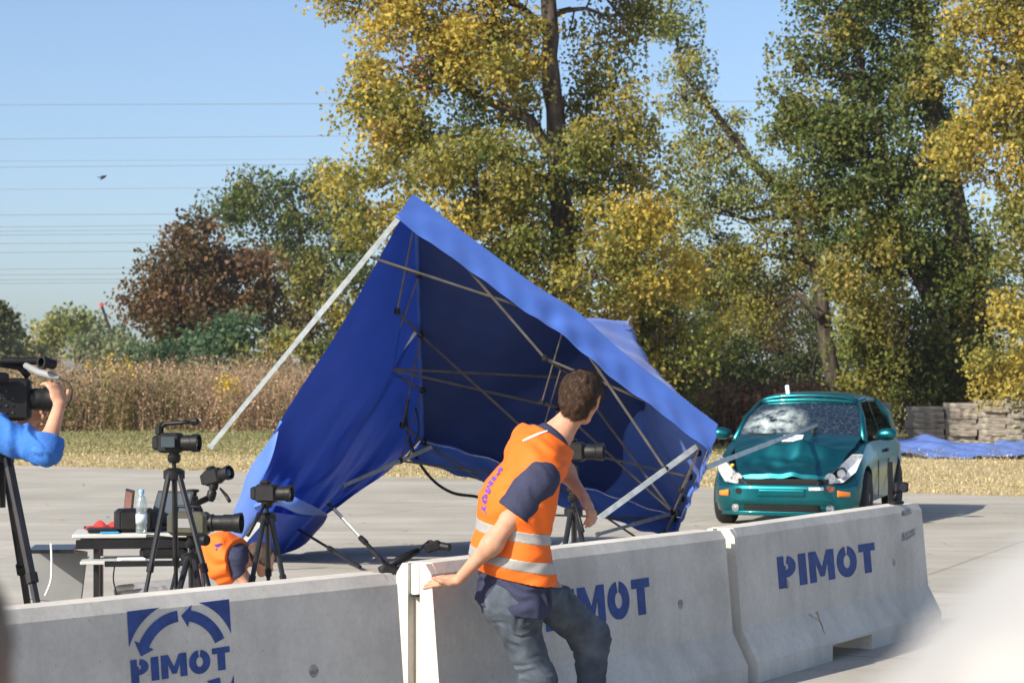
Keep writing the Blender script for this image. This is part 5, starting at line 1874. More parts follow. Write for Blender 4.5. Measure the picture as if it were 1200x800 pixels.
def car():
    ang = math.radians(-90 - 17.5)                                     # nose toward the camera and a little to the left
    fx = Vector((math.cos(ang), math.sin(ang), 0))
    nose = P(917, 0, 23.3); nose.z = 0
    base = nose - fx * 2.02
    t = thing('crashed_car', base, 'teal hatchback with crumpled bonnet and cracked windscreen behind the barriers', 'car', ang)
    # --- lower body: sections along the length
    ST = [  # x, half width at bumper, bottom, wide z, shoulder half width, shoulder z, trench drop, trench half width
        (2.06, 0.44, 0.20, 0.36, 0.40, 0.46, 0.03, 0.36),
        (2.00, 0.62, 0.16, 0.36, 0.58, 0.470, 0.035, 0.52),
        (1.90, 0.74, 0.135, 0.37, 0.70, 0.480, 0.05, 0.62),
        (1.78, 0.795, 0.13, 0.39, 0.76, 0.510, 0.06, 0.68),
        (1.66, 0.818, 0.13, 0.44, 0.775, 0.660, 0.16, 0.69),
        (1.56, 0.828, 0.15, 0.50, 0.785, 0.735, 0.18, 0.69),
        (1.35, 0.842, 0.20, 0.56, 0.785, 0.80, 0.20, 0.69),
        (1.10, 0.848, 0.20, 0.60, 0.780, 0.88, 0.16, 0.69),
        (0.92, 0.850, 0.20, 0.60, 0.770, 0.925, 0.05, 0.69),
        (0.60, 0.850, 0.20, 0.60, 0.765, 0.935, 0.30, 0.68),
        (-0.40, 0.850, 0.20, 0.60, 0.765, 0.955, 0.40, 0.68),
        (-1.30, 0.845, 0.22, 0.62, 0.750, 0.975, 0.35, 0.66),
        (-1.75, 0.815, 0.26, 0.62, 0.71, 0.985, 0.10, 0.62),
        (-1.98, 0.74, 0.30, 0.60, 0.64, 0.93, 0.03, 0.55),
        (-2.08, 0.60, 0.36, 0.55, 0.52, 0.80, 0.02, 0.45),
    ]
    def section(s):
        x, W, zb, zw, ws, zs, dr, wt = s
        h = [(0, zb), (W * 0.82, zb), (W * 0.955, zb + 0.05), (W * 0.99, zw - 0.10), (W, zw), (W * 0.985, (zw + zs) / 2 + .02), (ws + 0.012, zs - 0.03), (ws, zs), (wt, zs + 0.012), (wt - 0.015, zs - dr), (0, zs - dr)]
        full = [(-y, z) for y, z in h[::-1]][:-1] + h[:-1]
        return [(x, -y, z) for y, z in full]
    mb = MB()
    secs = [section(s) for s in ST]
    n = len(secs[0])
    vs = [p for s in secs for p in s]
    fs = []
    for i in range(len(secs) - 1):
        for j in range(n):
            k = (j + 1) % n
            fs.append((i * n + j, i * n + k, (i + 1) * n + k, (i + 1) * n + j))
    fs.append(tuple(range(n - 1, -1, -1)))
    fs.append(tuple((len(secs) - 1) * n + j for j in range(n)))
    mb.add(vs, fs)
    body = mb.build('body', M_PAINT, t, smooth=True, angle=38)
    # wheel arches cut out of the body
    for x in (1.33, -1.29):
        c = MB(); c.tube([(x, -1.1, 0.31), (x, 1.1, 0.31)], 0.355, 32)
        co = c.build('cutter', None)
        co.parent = t
        bpy.context.view_layer.update()
        md = body.modifiers.new('arch', 'BOOLEAN'); md.operation = 'DIFFERENCE'; md.object = co; md.solver = 'EXACT'
        dg = bpy.context.evaluated_depsgraph_get(); dg.update()
        me = bpy.data.meshes.new_from_object(body.evaluated_get(dg))
        body.modifiers.clear(); body.data = me
        bpy.data.objects.remove(co)
    body.data.set_sharp_from_angle(angle=math.radians(38))
    # --- bonnet: buckled sheet
    def hood(u, v):
        # u 0 at windscreen .. 1 front, v -1..1
        s = v * 2 - 1
        x = 0.97 + u * 0.93 + 0.06 * (1 - s * s) * (1 - u) + 0.05 * (1 - s * s) * u
        w = 0.715 - 0.20 * u ** 1.6
        z = 0.985 - 0.25 * u - 0.180 * u * u + 0.035 * (1 - s * s)
        zig = 0.50 + 0.05 * abs(((s * 2.3 + 0.4) % 2) - 1)
        ridge = 0.10 * max(0.0, 1 - abs(u - zig) / 0.15) * max(0.0, 1 - abs(s) * 0.95) ** 0.6 + 0.035 * max(0.0, 1 - abs(u - 0.74 - 0.10 * s) / 0.06) * max(0, 1 - abs(s - .1) * 1.3) + 0.03 * max(0.0, 1 - abs(s - 0.33 + 0.25 * u) / 0.09) * u
        dent = -0.075 * math.exp(-((u - 0.78) / 0.12) ** 2) * math.exp(-((s + 0.05) / 0.55) ** 2)
        cr = (0.016 * math.sin(u * 21 + s * 4) * math.sin(s * 8 + u * 5) * u + 0.010 * math.sin(s * 15 - u * 13) * u) * (1 - 0.8 * u ** 6)
        lift = 0.02 * math.exp(-((s - 0.2) / 0.15) ** 2) * u
        return (x, s * w, z + ridge * (1 - u ** 5) + dent + cr + lift)
    hb = MB().grid(hood, 60, 40)
    nv = 41
    # folded front lip
    for j in range(40):
        a, b = Vector(hood(1, j / 40)), Vector(hood(1, (j + 1) / 40))
        hb.add([a, b, b + Vector((0.012, 0, -0.045)), a + Vector((0.012, 0, -0.045))], [(0, 3, 2, 1)])
    ho = hb.build('bonnet', M_PAINT, t, smooth=True, angle=50)
    # --- label on the bonnet
    p = Vector(hood(0.16, 0.56)); px_ = Vector(hood(0.16, 0.68)); py_ = Vector(hood(0.30, 0.56))
    lab = MB(); up = Vector((0.1, 0, 1)).normalized() * 0.012
    e1, e2 = (px_ - p), (py_ - p)
    q0 = Vector(hood(0.14, 0.40)) + up; e1 = Vector(hood(.14, .56)) - Vector(hood(.14, .40)); e2 = Vector(hood(.33, .40)) - Vector(hood(.14, .40))
    lab.add([q0, q0 + e1, q0 + e1 + e2, q0 + e2] + [q + Vector((0, 0, .003)) for q in (q0, q0 + e1, q0 + e1 + e2, q0 + e2)], [(3, 2, 1, 0), (4, 5, 6, 7), (0, 1, 5, 4), (1, 2, 6, 5), (2, 3, 7, 6), (3, 0, 4, 7)])
    card = lab.build('paper_label', M_WHITE, ho)
    st = MB()
    for k in range(2):
        o = q0 + e1 * 0.12 + e2 * (0.30 + 0.3 * k) + Vector((0, 0, .0036))
        a1, a2 = e1 * (0.74 - 0.25 * k), e2 * 0.09
        st.add([o, o + a1, o + a1 + a2, o + a2], [(0, 1, 2, 3)])
    st.build('printed_line', M_BLUEPAINT, card)
    # --- bumper bar over the nose: upper lip, intake and lower grille
    def nose_y(s, x0, bow):      # plan curve of the bumper, s -1..1
        return Vector((x0 - bow * abs(s) ** 2.4, 0, 0))
    def strip(name, z0, z1, hw, proud, m, parent, bow=0.32, depth=0.02, s0=-1, s1=1, x0=2.065, tilt=0.0):
        g = MB()
        def f(u, v):
            s = s0 + (s1 - s0) * u
            return (x0 + proud - bow * abs(s * hw / 0.80) ** 4.0 - tilt * v, s * hw, z0 + (z1 - z0) * v)
        g.grid(f, 24, 4)
        o = g.build(name, m, parent, smooth=True)
        md = o.modifiers.new('thick', 'SOLIDIFY'); md.thickness = depth; md.offset = -1
        return o
    strip('grille', 0.470, 0.535, 0.50, -0.045, M_DARK, t, 0.32, 0.012)
    bp = strip('bumper', 0.255, 0.475, 0.80, 0.030, M_PAINT, t, 0.32, 0.03)
    strip('bumper_lip', 0.135, 0.185, 0.70, 0.020, M_PAINT, t, 0.32, 0.03)
    lg = strip('lower_grille', 0.18, 0.255, 0.42, 0.022, M_DARK, t, 0.32, 0.02)
    for k in range(3):
        z = 0.192 + k * 0.022
        strip('grille_slat', z, z + 0.006, 0.41, 0.030, M_BLACK, lg, 0.32, 0.006)
    strip('number_plate_recess', 0.345, 0.425, 0.26, 0.036, M_PAINT, bp, 0.32, 0.006)
    for s in (-1, 1):
        # fog lamp, indicator, tow cover
        g = MB()
        y = s * 0.52
        g.lathe([(0.001, -0.004), (0.042, -0.004), (0.044, 0.004), (0.034, 0.005), (0.03, 0.001), (0.001, 0.004)], (2.065 - 0.32 * (0.52 / .8) ** 4.0 + 0.018, y, 0.215), (1, s * 0.3, 0), 14)
        g.build('fog_lamp', M_REFL, t, smooth=True, angle=40)
        g = MB()
        def f(u, v, s=s):
            yy = s * (0.60 + 0.13 * u)
            return (2.118 - 0.32 * (abs(yy) / 0.80) ** 4.0, yy, 0.345 + 0.070 * v * (1 - 0.35 * u))
        g.grid(f, 8, 3)
        o = g.build('indicator', M_ORANGE, t, smooth=True)
        md = o.modifiers.new('thick', 'SOLIDIFY'); md.thickness = 0.012; md.offset = 0
    g = MB(); g.lathe([(0.001, 0), (0.034, 0), (0.034, 0.004), (0.026, 0.004), (0.024, -0.01), (0.001, -0.01)], (2.088 - 0.32 * (0.48 / .8) ** 4.0 + 0.012, -0.48, 0.40), (1, -0.28, 0), 16)
    g.build('tow_eye_hole', M_DARK, t)
    g = MB(); g.add([(2.10, 0.30, .415), (2.085, 0.46, .42), (2.085, .46, .455), (2.10, .30, .45)], [(0, 1, 2, 3)])
    g.build('scraped_patch', M_CHROME, bp)
    g = MB(); g.add([(2.06, 0.47, .405), (2.035, 0.56, .40), (2.03, .575, .455), (2.055, .50, .47)], [(0, 1, 2, 3)])
    o = g.build('torn_edge', mat('rusty_tear', (0.18, 0.05, 0.03), 0.8, 0, 0.4, 30), bp)
    # --- headlamps: tall triangles, the one on the picture's right knocked askew
    for s in (-1, 1):
        hl = MB()
        # outline in (inward fraction a, height b): pointed outwards and up
        if s < 0:
            oL = [(2.000, 0.395, 0.470), (1.965, 0.50, 0.475), (1.90, 0.640, 0.495), (1.76, 0.735, 0.60), (1.66, 0.765, 0.735), (1.70, 0.72, 0.745), (1.86, 0.565, 0.605), (1.95, 0.45, 0.505)]
        else:
            oL = [(1.985, 0.385, 0.470), (1.95, 0.50, 0.480), (1.90, 0.64, 0.50), (1.77, 0.745, 0.60), (1.64, 0.800, 0.770), (1.68, 0.70, 0.775), (1.84, 0.56, 0.625), (1.94, 0.44, 0.515)]
        out = [Vector((x + 0.03, y * s, z)) for x, y, z in oL]
        cen = sum(out, Vector()) / len(out)
        out = [cen + (q - cen) * 1.10 + Vector((0.02, s * 0.01, 0.012)) for q in out]
        inn = [cen + (q - cen) * 0.92 - Vector((0.09, s * 0.02, 0.015)) for q in out]
        m_ = len(out)
        fs = [(i, (i + 1) % m_, m_ + (i + 1) % m_, m_ + i) for i in range(m_)] + [tuple(m_ + i for i in range(m_))]
        hl.add(out + inn, fs)
        lamp = hl.build('headlamp', M_CHROME, t)
        # round reflector bowls and bulb
        for fr, r in ((0.30, 0.058), (0.62, 0.045)):
            pp = out[0].lerp(out[3], fr).lerp(out[7].lerp(out[4], fr * 0.7), 0.42) - Vector((0.035, 0, 0))
            MB().lathe([(r, 0.03), (r * 0.85, 0.0), (r * 0.5, -0.015), (0.012, -0.018), (0.011, 0.012), (0.001, 0.014)], pp, Vector((1, s * 0.25, 0.05)), 16).build('reflector', M_REFL, lamp, smooth=True, angle=40)
        if s > 0:                      # torn black housing behind the broken one
            g = MB(); g.box((1.80, 0.60, 0.60), (0.10, 0.13, 0.09), Matrix.Rotation(0.6, 3, 'X'), 0.02)
            g.build('broken_housing', M_DARK, lamp)
        else:
            MB().lathe([(0.001, 0), (0.02, 0), (0.022, 0.02), (0.001, 0.03)], (1.80, -0.60, 0.66), (0.4, 0, 1), 10).build('yellow_cap', mat('yellow_cap', (0.7, 0.5, 0.04), 0.5), lamp)
    # --- black hole of the torn front panel
    g = MB(); g.box((1.80, 0, 0.48), (0.20, 0.90, 0.10), None, 0.02); g.build('radiator_gap', M_DARK, t)
    for k, (y, w) in enumerate(((-.30, .14), (-.05, .2), (.22, .16))):
        g = MB(); g.box((1.985, y, 0.505), (0.03, w, 0.035), Matrix.Rotation(0.1 * (k - 1), 3, 'X'), 0.008); g.build('bent_bracket', M_BLACKMETAL if k != 0 else M_CHROME, t)
    # --- greenhouse
    A0, A1 = Vector((0.93, 0.735, 0.945)), Vector((0.28, 0.565, 1.365))       # A pillar
    C0, C1 = Vector((-1.72, 0.68, 1.00)), Vector((-1.10, 0.55, 1.365))
    def roofp(u, v):
        s = v * 2 - 1
        x = 0.30 - u * 1.50
        w = 0.575 - 0.02 * abs(u - 0.4)
        z = 1.372 + 0.045 * math.sin(math.pi * min(1, u * 0.9 + 0.08)) + 0.035 * (1 - s * s)
        xx = x + 0.07 * (1 - s * s) * (1 - 2 * u)
        return (xx, s * w, z - 0.03 * abs(s) ** 6)
    ro = MB().grid(roofp, 20, 20).build('roof', M_PAINT, t, smooth=True)
    md = ro.modifiers.new('thick', 'SOLIDIFY'); md.thickness = 0.035; md.offset = -1
    def ws(u, v):
        s = v * 2 - 1
        b = Vector((0.96 + 0.11 * (1 - s * s), s * 0.715, 0.955 + 0.02 * (1 - s * s)))
        tp = Vector((0.30 + 0.07 * (1 - s * s), s * 0.56, 1.355 + 0.030 * (1 - s * s)))
        p = b.lerp(tp, u)
        p += Vector((0.02, 0, 0.03)) * math.sin(math.pi * u)
        hit = math.exp(-((s + .45) / .3) ** 2 - ((u - .35) / .3) ** 2)
        p += Vector((0.035, 0, 0.02)) * hit
        return p
    wsc = MB().grid(ws, 20, 24).build('windscreen', cracked_glass(), t, smooth=True)
    MB().tube([ws(0.97, k / 12) + Vector((-.012, 0, .012)) for k in range(13)], .026, 8).build('roof_header', M_PAINT, t, smooth=True)
    for s in (-1, 1):
        S = Vector((1, s, 1))
        def mir(q): return Vector((q.x, q.y * s, q.z))
        a = MB(); a.tube([mir(A0 + Vector((.06, 0, -.02))), mir(A0.lerp(A1, .5) + Vector((.03, .02, .03))), mir(A1)], [0.038, 0.032, 0.03], 8)
        a.build('windscreen_pillar', M_PAINT, t, smooth=True)
        a = MB(); a.tube([mir(A1), mir(Vector((-0.4, .575, 1.395))), mir(C1)], [0.028, 0.028, 0.03], 8); a.build('roof_rail', M_PAINT, t, smooth=True)
        a = MB(); a.tube([mir(C1), mir(C1.lerp(C0, .5) + Vector((-.03, .03, .03))), mir(C0)], [0.05, 0.07, 0.08], 8); a.build('rear_pillar', M_PAINT, t, smooth=True)
        a = MB(); a.bar(mir(Vector((-0.22, .748, .94))), mir(Vector((-.30, .585, 1.38))), 0.03, 0.07, Vector((1, 0, 0))); a.build('door_pillar', M_BLACK, t)
        for (x0, x1, xt0, xt1) in ((0.80, -0.20, 0.24, -0.27), (-0.26, -1.25, -.33, -1.05)):
            w = MB()
            def sw(u, v, x0=x0, x1=x1, xt0=xt0, xt1=xt1):
                b = Vector((x0 + (x1 - x0) * u, .757, .945)); tp = Vector((xt0 + (xt1 - xt0) * u, .582, 1.372))
                p = b.lerp(tp, v) + Vector((0, .02, 0)) * math.sin(math.pi * v)
                return mir(p)
            w.grid(sw, 6, 5).build('side_window', M_SIDEGLASS, t, smooth=True)
        # mirror
        mr = MB()
        c = Vector((0.70, s * 0.955, 1.00))
        prof = [(0.001, -0.115), (0.045, -0.10), (0.066, -0.05), (0.070, 0.02), (0.060, 0.08), (0.03, 0.11), (0.001, 0.116)]
        mr.lathe(prof, c, (0.12, s, 0.06), 16)
        mo = mr.build('door_mirror', M_PAINT, t, smooth=True)
        MB().tube([c + Vector((0, -s * .07, -.03)), Vector((0.70, s * .76, .95))], [0.03, 0.035], 8).build('mirror_arm', M_BLACK, mo, smooth=True)
        # door seams and handle
        for xs in (0.62, -0.24, -1.10):
            d = MB(); d.bar((xs, s * 0.853, .30), (xs - .03, s * .852, .70), .008, .006, Vector((1, 0, 0))); d.build('door_seam', M_DARK, t)
        d = MB(); d.bar((0.02, s * .862, .80), (-.15, s * .862, .805), .03, .035); d.build('door_handle', M_BLACK, t)
        # wheels
        for x in (1.33, -1.29):
            yw = s * 0.755
            w = MB()
            w.lathe([(0.20, -0.095), (0.275, -0.098), (0.300, -0.075), (0.305, 0), (0.300, 0.075), (0.275, 0.098), (0.20, 0.095)], (x, yw, 0.305), (0, s, 0), 32)
            ty = w.build('wheel', M_RUBBER, t, smooth=True, angle=50)
            r = MB(); r.lathe([(0.205, 0.05), (0.20, 0.088), (0.17, 0.075), (0.06, 0.082), (0.05, 0.095), (0.001, 0.095)], (x, yw, .305), (0, s, 0), 24)
            r.build('rim', M_STEEL, ty, smooth=True, angle=40)
    rg = MB()
    def rw(u, v):
        s = v * 2 - 1
        return Vector((-1.74 - .08 * (1 - s * s), s * .62, 1.0)).lerp(Vector((-1.16 - .06 * (1 - s * s), s * .54, 1.375)), u)
    rg.grid(rw, 8, 12).build('rear_window', M_SIDEGLASS, t, smooth=True)
    # bulkhead and dashboard under the windscreen, seats, wheel and spent airbag
    g = MB(); g.box((0.72, 0, 0.80), (0.42, 1.34, 0.22), None, 0.05); g.build('dashboard', M_BLACK, t)
    for s in (-1, 1):
        g = MB(); g.box((-0.18, s * .36, .95), (0.16, .46, .56), Matrix.Rotation(-0.25, 3, 'Y'), .07); so = g.build('front_seat', M_BLACK, t)
        g = MB(); g.box((-0.26, s * .36, 1.26), (0.10, .26, .16), Matrix.Rotation(-0.2, 3, 'Y'), .045); g.build('headrest', M_BLACK, so)
    g = MB(); g.tube([Vector((0.42 + 0.06 * math.cos(a), .36 + .18 * math.cos(a), .92 + .17 * math.sin(a))) for a in [k * math.pi / 12 for k in range(25)]], 0.014, 8, False); g.build('steering_wheel', M_BLACK, t, smooth=True)
    g = MB(); g.lathe([(0.001, 0), (0.10, 0.02), (0.15, 0.07), (0.12, 0.13), (0.05, 0.16), (0.001, 0.165)], (0.42, .36, .93), (-0.9, 0.1, .5), 18)
    g.build('airbag', mat('airbag_cloth', (0.62, 0.62, 0.58), 0.8, 0, .1, 9, .3), t, smooth=True)
    # measuring block fixed on the roof and small targets
    g = MB(); g.box((0.12, -0.28, 1.475), (0.03, 0.045, 0.17), Matrix.Rotation(0.12, 3, 'X'), .005); g.build('roof_bracket', M_WHITE, t)
    for (x, y) in ((-0.1, 0.06), (-.1, .16)):
        g = MB(); g.lathe([(0.018, 0), (0.014, 0.03), (0.001, 0.034)], (x, y, 1.445), (0, 0, 1), 8); g.build('roof_stud', M_WHITE, t)
    # wipers
    for y0, y1 in ((0.45, -0.10), (-0.05, -.58)):
        MB().tube([(1.06, y0, .99), (1.075, (y0 + y1) / 2, 1.0), (1.02, y1, 1.01)], .008, 5).build('wiper', M_BLACK, t)
    return t


car()
# ------------------------------------------------------------------ tripods, cameras and the table behind the left barrier
M_OLIVE = mat('olive_camera_shell', (0.075, 0.072, 0.050), 0.5, 0.2, 0.15, 12, 0.1)
M_TABLETOP = mat('pale_laminate', (0.52, 0.52, 0.50), 0.45, 0, 0.05, 9)
M_CASE = mat('grey_case', (0.23, 0.235, 0.24), 0.6, 0, 0.08, 10)
M_KEY = mat('grey_key', (0.07, 0.07, 0.072), 0.5)
M_SCREEN = mat('dark_screen', (0.035, 0.045, 0.06), 0.15, 0, 0.2, 3)
M_LCD = mat('lcd_screen', (0.05, 0.065, 0.08), 0.2, 0, 0.2, 3)


def tripod(label, apex, feet, head=True, r=0.014, column=0.28, group='camera tripods', spreader=False, handle=None):
    """apex: shoulder where the legs meet; feet: three ground points"""
    apex = Vector(apex)
    c = sum((Vector(f) for f in feet), Vector()) / 3
    t = thing('tripod', Vector((c.x, c.y, 0)), label, 'tripod', group=group)
    for f in feet:
        f = Vector(f)
        out = (f - apex); out.z = 0
        top = apex + (out.normalized() * 0.045 if out.length > .01 else Vector())
        k1, k2 = top.lerp(f, 0.42), top.lerp(f, 0.74)
        lg = MB().tube([top, k1], [r * 1.25, r * 1.15], 8).build('leg', M_BLACKMETAL, t, True, smooth=True, angle=40)
        MB().tube([k1, k2], r * 0.92, 8).build('leg_section', M_BLACKMETAL, lg, True, smooth=True, angle=40)
        MB().tube([k2, f + Vector((0, 0, .02))], r * 0.7, 8).build('leg_section', M_BLACKMETAL, lg, True, smooth=True, angle=40)
        for q in (k1, k2):
            ax = (f - top).normalized()
            MB().tube([q - ax * .022, q + ax * .022], r * 1.55, 8).build('clamp', M_BLACK, lg, True)
        MB().lathe([(r * .8, .035), (r * 1.3, .012), (r * 1.3, 0), (r * .6, 0)], f, (0, 0, 1), 8).build('rubber_foot', M_RUBBER, lg, True)
    MB().lathe([(.03, -.03), (.055, -.02), (.055, .02), (.03, .035)], apex, (0, 0, 1), 12).build('shoulder', M_BLACK, t, True, smooth=True, angle=40)
    if column:
        MB().tube([apex - Vector((0, 0, column)), apex + Vector((0, 0, .10))], r * .95, 10).build('column', M_BLACKMETAL, t, True, smooth=True, angle=40)
    if spreader:
        m = apex.lerp(c, 0.55)
        for f in feet:
            MB().tube([m, Vector(apex).lerp(Vector(f), 0.6)], .008, 6).build('spreader_arm', M_BLACKMETAL, t, True)
    if head:
        h = MB()
        h.lathe([(.024, 0.06), (.034, .075), (.034, .10), (.026, .105), (.026, .125), (.04, .13), (.04, .145), (.02, .148)], apex, (0, 0, 1), 12)
        h.build('head', M_BLACK, t, True, smooth=True, angle=40)
        hv = Vector(handle) if handle is not None else Vector((-.2, .12, -.14))
        MB().tube([apex + Vector((0, 0, .10)), apex + Vector((0, 0, .10)) + hv], [.008, .011], 8).build('pan_handle', M_BLACK, t, True, smooth=True)
    return t


def ground(px, d):
    p = P(px, 0, d); p.z = 0
    return p


def Rz(a): return Matrix.Rotation(a, 3, 'Z')


def shoulder_camera(label, loc, yaw, S=1.0):
    """large broadcast camera, lens toward local +x"""
    t = thing('broadcast_camera', loc, label, 'camera', yaw)
    b = MB().box((0, 0, .10 * S), (.30 * S, .11 * S, .19 * S), None, .015 * S).build('camera_body', M_BLACK, t)
    MB().box((-.20 * S, 0, .10 * S), (.10 * S, .10 * S, .15 * S), None, .012 * S).build('battery', M_BLACK, t)
    MB().lathe([(.045 * S, 0), (.05 * S, .015 * S), (.05 * S, .05 * S), (.056 * S, .055 * S), (.056 * S, .10 * S), (.060 * S, .105 * S), (.060 * S, .135 * S), (.052 * S, .135 * S), (.05 * S, .12 * S)], (.15 * S, 0, .10 * S), (1, 0, 0), 18).build('lens', M_BLACK, t, smooth=True, angle=40)
    MB().tube([(-.10 * S, 0, .19 * S), (-.08 * S, 0, .245 * S), (0, 0, .26 * S), (.10 * S, 0, .245 * S), (.14 * S, 0, .2 * S)], .016 * S, 8).build('carry_handle', M_BLACK, t, smooth=True)
    MB().tube([(.02 * S, -.03 * S, .27 * S), (.24 * S, -.03 * S, .27 * S)], .017 * S, 10).build('microphone', M_BLACK, t, smooth=True, angle=40)
    MB().lathe([(.022 * S, 0), (.028 * S, .01 * S), (.028 * S, .07 * S), (.034 * S, .075 * S), (.034 * S, .095 * S), (.024 * S, .095 * S), (.022 * S, .07 * S)], (.06 * S, -.10 * S, .19 * S), (-1, -.2, 0.1), 14).build('eyepiece', M_BLACK, t, smooth=True, angle=40)
    MB().box((-.06 * S, -.0585 * S, .09 * S), (.05 * S, .006 * S, .085 * S), None, .002).build('side_screen', M_WHITE, b)
    for i in range(3):
        for j in range(4):
            MB().box((.02 * S + i * .028 * S, -.0575 * S, .04 * S + j * .032 * S), (.011 * S, .005 * S, .008 * S), None, .002).build('button', M_RUBBER if (i + j) % 2 else M_KEY, b)
    return t


# --- the big camera of the operator at the left
shoulder_camera('large black broadcast camera on a tripod at the left edge', P(-4, 494, 9.5), math.radians(8), 1.0)
tp0 = P(2, 515, 9.45)
tripod('tall heavy black tripod under the broadcast camera at the left edge', tp0 - Vector((0, 0, .08)), [ground(-28, 9.25), ground(78, 9.1), ground(52, 10.1)], True, .018, .22, spreader=True, handle=(-.25, -.1, -.12))
# eyepiece ring and cable beside the operator's hand
cab = thing('camera_loupe', P(56, 432, 9.3), 'round black viewfinder loupe with a cable above the operator\'s hand', 'viewfinder')
MB().lathe([(.016, 0), (.022, .004), (.022, .05), (.030, .054), (.030, .075), (.020, .075), (.018, .05)], P(64, 427, 9.33), (-.62, -.75, 0.12), 16).build('loupe_tube', M_BLACK, cab, True, smooth=True, angle=40)
MB().tube([P(30, 428, 9.42), P(45, 436, 9.36), P(60, 440, 9.33), P(70, 443, 9.3)], [.014, .017, .017, .01], 8).build('loupe_arm', M_CASE, cab, True, smooth=True)
wire = [P(68, 443, 9.3), P(78, 447, 9.28), P(84, 455, 9.26), P(83, 468, 9.26), P(77, 478, 9.28)]
MB().tube([spline(wire, k / 20) for k in range(21)], .0035, 6).build('cable', M_BLACK, cab, True, smooth=True)


def handy_camera(label, loc, yaw, S=1.0, lens_len=.10, handle=True, screen=False, cat='camera', pitch=0.0):
    t = thing('video_camera', loc, label, cat, yaw)
    t.rotation_euler[1] = pitch
    MB().box((0, 0, .055 * S), (.13 * S, .085 * S, .105 * S), None, .014 * S).build('camera_body', M_BLACK, t)
    MB().box((-.075 * S, 0, .055 * S), (.04 * S, .06 * S, .075 * S), None, .01 * S).build('battery', M_BLACK, t)
    ln = MB().lathe([(.038 * S, 0), (.042 * S, .01 * S), (.042 * S, lens_len * .6 * S), (.048 * S, lens_len * .65 * S), (.048 * S, lens_len * S), (.04 * S, lens_len * S), (.036 * S, lens_len * .85 * S)], (.065 * S, 0, .055 * S), (1, 0, 0), 18).build('lens', M_BLACK, t, smooth=True, angle=40)
    MB().lathe([(.036 * S, lens_len * .86 * S), (.02 * S, lens_len * .89 * S), (.001, lens_len * .9 * S)], (.065 * S, 0, .055 * S), (1, 0, 0), 16).build('front_glass', M_GLASSLENS, ln, smooth=True)
    if handle:
        MB().tube([(-.05 * S, 0, .105 * S), (-.05 * S, 0, .135 * S), (-.03 * S, 0, .155 * S), (.06 * S, 0, .16 * S), (.115 * S, 0, .165 * S)], .011 * S, 8).build('top_handle', M_BLACK, t, smooth=True)
        MB().box((.135 * S, -.01 * S, .165 * S), (.05 * S, .035 * S, .035 * S), Matrix.Rotation(.3, 3, 'X'), .008 * S).build('viewfinder', M_BLACK, t)
        MB().box((-.06 * S, -.02 * S, .12 * S), (.03 * S, .03 * S, .05 * S), None, .006 * S).build('hand_grip', M_BLACK, t)
    else:
        MB().box((-.01 * S, 0, .117 * S), (.06 * S, .05 * S, .025 * S), None, .01 * S).build('flash_hump', M_BLACK, t)
    if screen:
        MB().box((.01 * S, -.062 * S, .06 * S), (.075 * S, .01 * S, .055 * S), None, .003).build('flip_screen', M_LCD, t)
    return t


def tripod_at(label, px, py_apex, d, feet_px, r=.013, **kw):
    return tripod(label, P(px, py_apex, d), [ground(x, dd) for x, dd in feet_px], True, r, **kw)


# tripod with the video camera (left of the table's far side)
tripod_at('black tripod with crossing legs behind the white table', 204, 556, 10.9, [(146, 10.55), (281, 10.5), (208, 11.5)], .012, handle=(-.05, .3, -.15))
handy_camera('black video camera with top handle on the tripod behind the table', P(200, 531, 10.9), math.radians(-12), 0.98, .09, True, True)
# tilted camera on an arm
tripod_at('black tripod carrying a slanting arm right of the table', 226, 600, 13.6, [(188, 13.2), (247, 13.1), (228, 14.2)], .012, handle=(.02, -.1, -.1))
arm = thing('boom_stand', P(195, 608, 13.3), 'slanting black arm with ball head between two tripods', 'boom')
MB().tube([P(190, 608, 13.3), P(247, 582, 13.4)], [.018, .020], 10).build('arm_tube', M_BLACK, arm, True, smooth=True)
MB().lathe([(.02, 0), (.03, .02), (.03, .06), (.02, .075), (.028, .08), (.03, .11), (.02, .12)], P(246, 587, 13.4), (.25, 0, 1), 12).build('ball_head', M_BLACK, arm, True, smooth=True, angle=40)
MB().tube([P(258, 572, 13.4), P(265, 580, 13.35), P(269, 587, 13.3)], [.007, .011, .012], 8).build('lock_lever', M_BLACK, arm, True, smooth=True)
handy_camera('small black camera tilted upward on the slanting arm', P(252, 568, 13.4), math.radians(-30), .95, .075, False, pitch=math.radians(-14))
# the high-speed camera in its olive shell
hs = thing('high_speed_camera', P(222, 612, 11.35), 'olive box camera with a long black lens beside the table', 'camera', math.radians(-8))
MB().box((0, 0, -.005), (.22, .13, .125), None, .02).build('camera_body', M_OLIVE, hs)
MB().box((-.02, -.067, .0), (.10, .006, .05), None, .002).build('name_plate', M_CASE, hs)
ln = MB().lathe([(.045, 0), (.048, .02), (.042, .025), (.042, .075), (.046, .08), (.046, .13), (.05, .135), (.057, .175), (.05, .175), (.044, .15)], (.11, 0, 0), (1, 0, 0), 18).build('lens', M_BLACK, hs, smooth=True, angle=40)
MB().lathe([(.043, .15), (.02, .155), (.001, .156)], (.11, 0, 0), (1, 0, 0), 16).build('front_glass', M_GLASSLENS, ln, smooth=True)
MB().tube([(-.07, 0, .06), (-.06, 0, .085), (.06, 0, .085), (.07, 0, .06)], .008, 8).build('carry_handle', M_BLACK, hs, smooth=True)
tripod_at('low black tripod under the olive box camera', 224, 655, 11.35, [(180, 10.95), (253, 11.05), (226, 11.9)], .014, handle=(-.22, -.1, .03), column=.15)
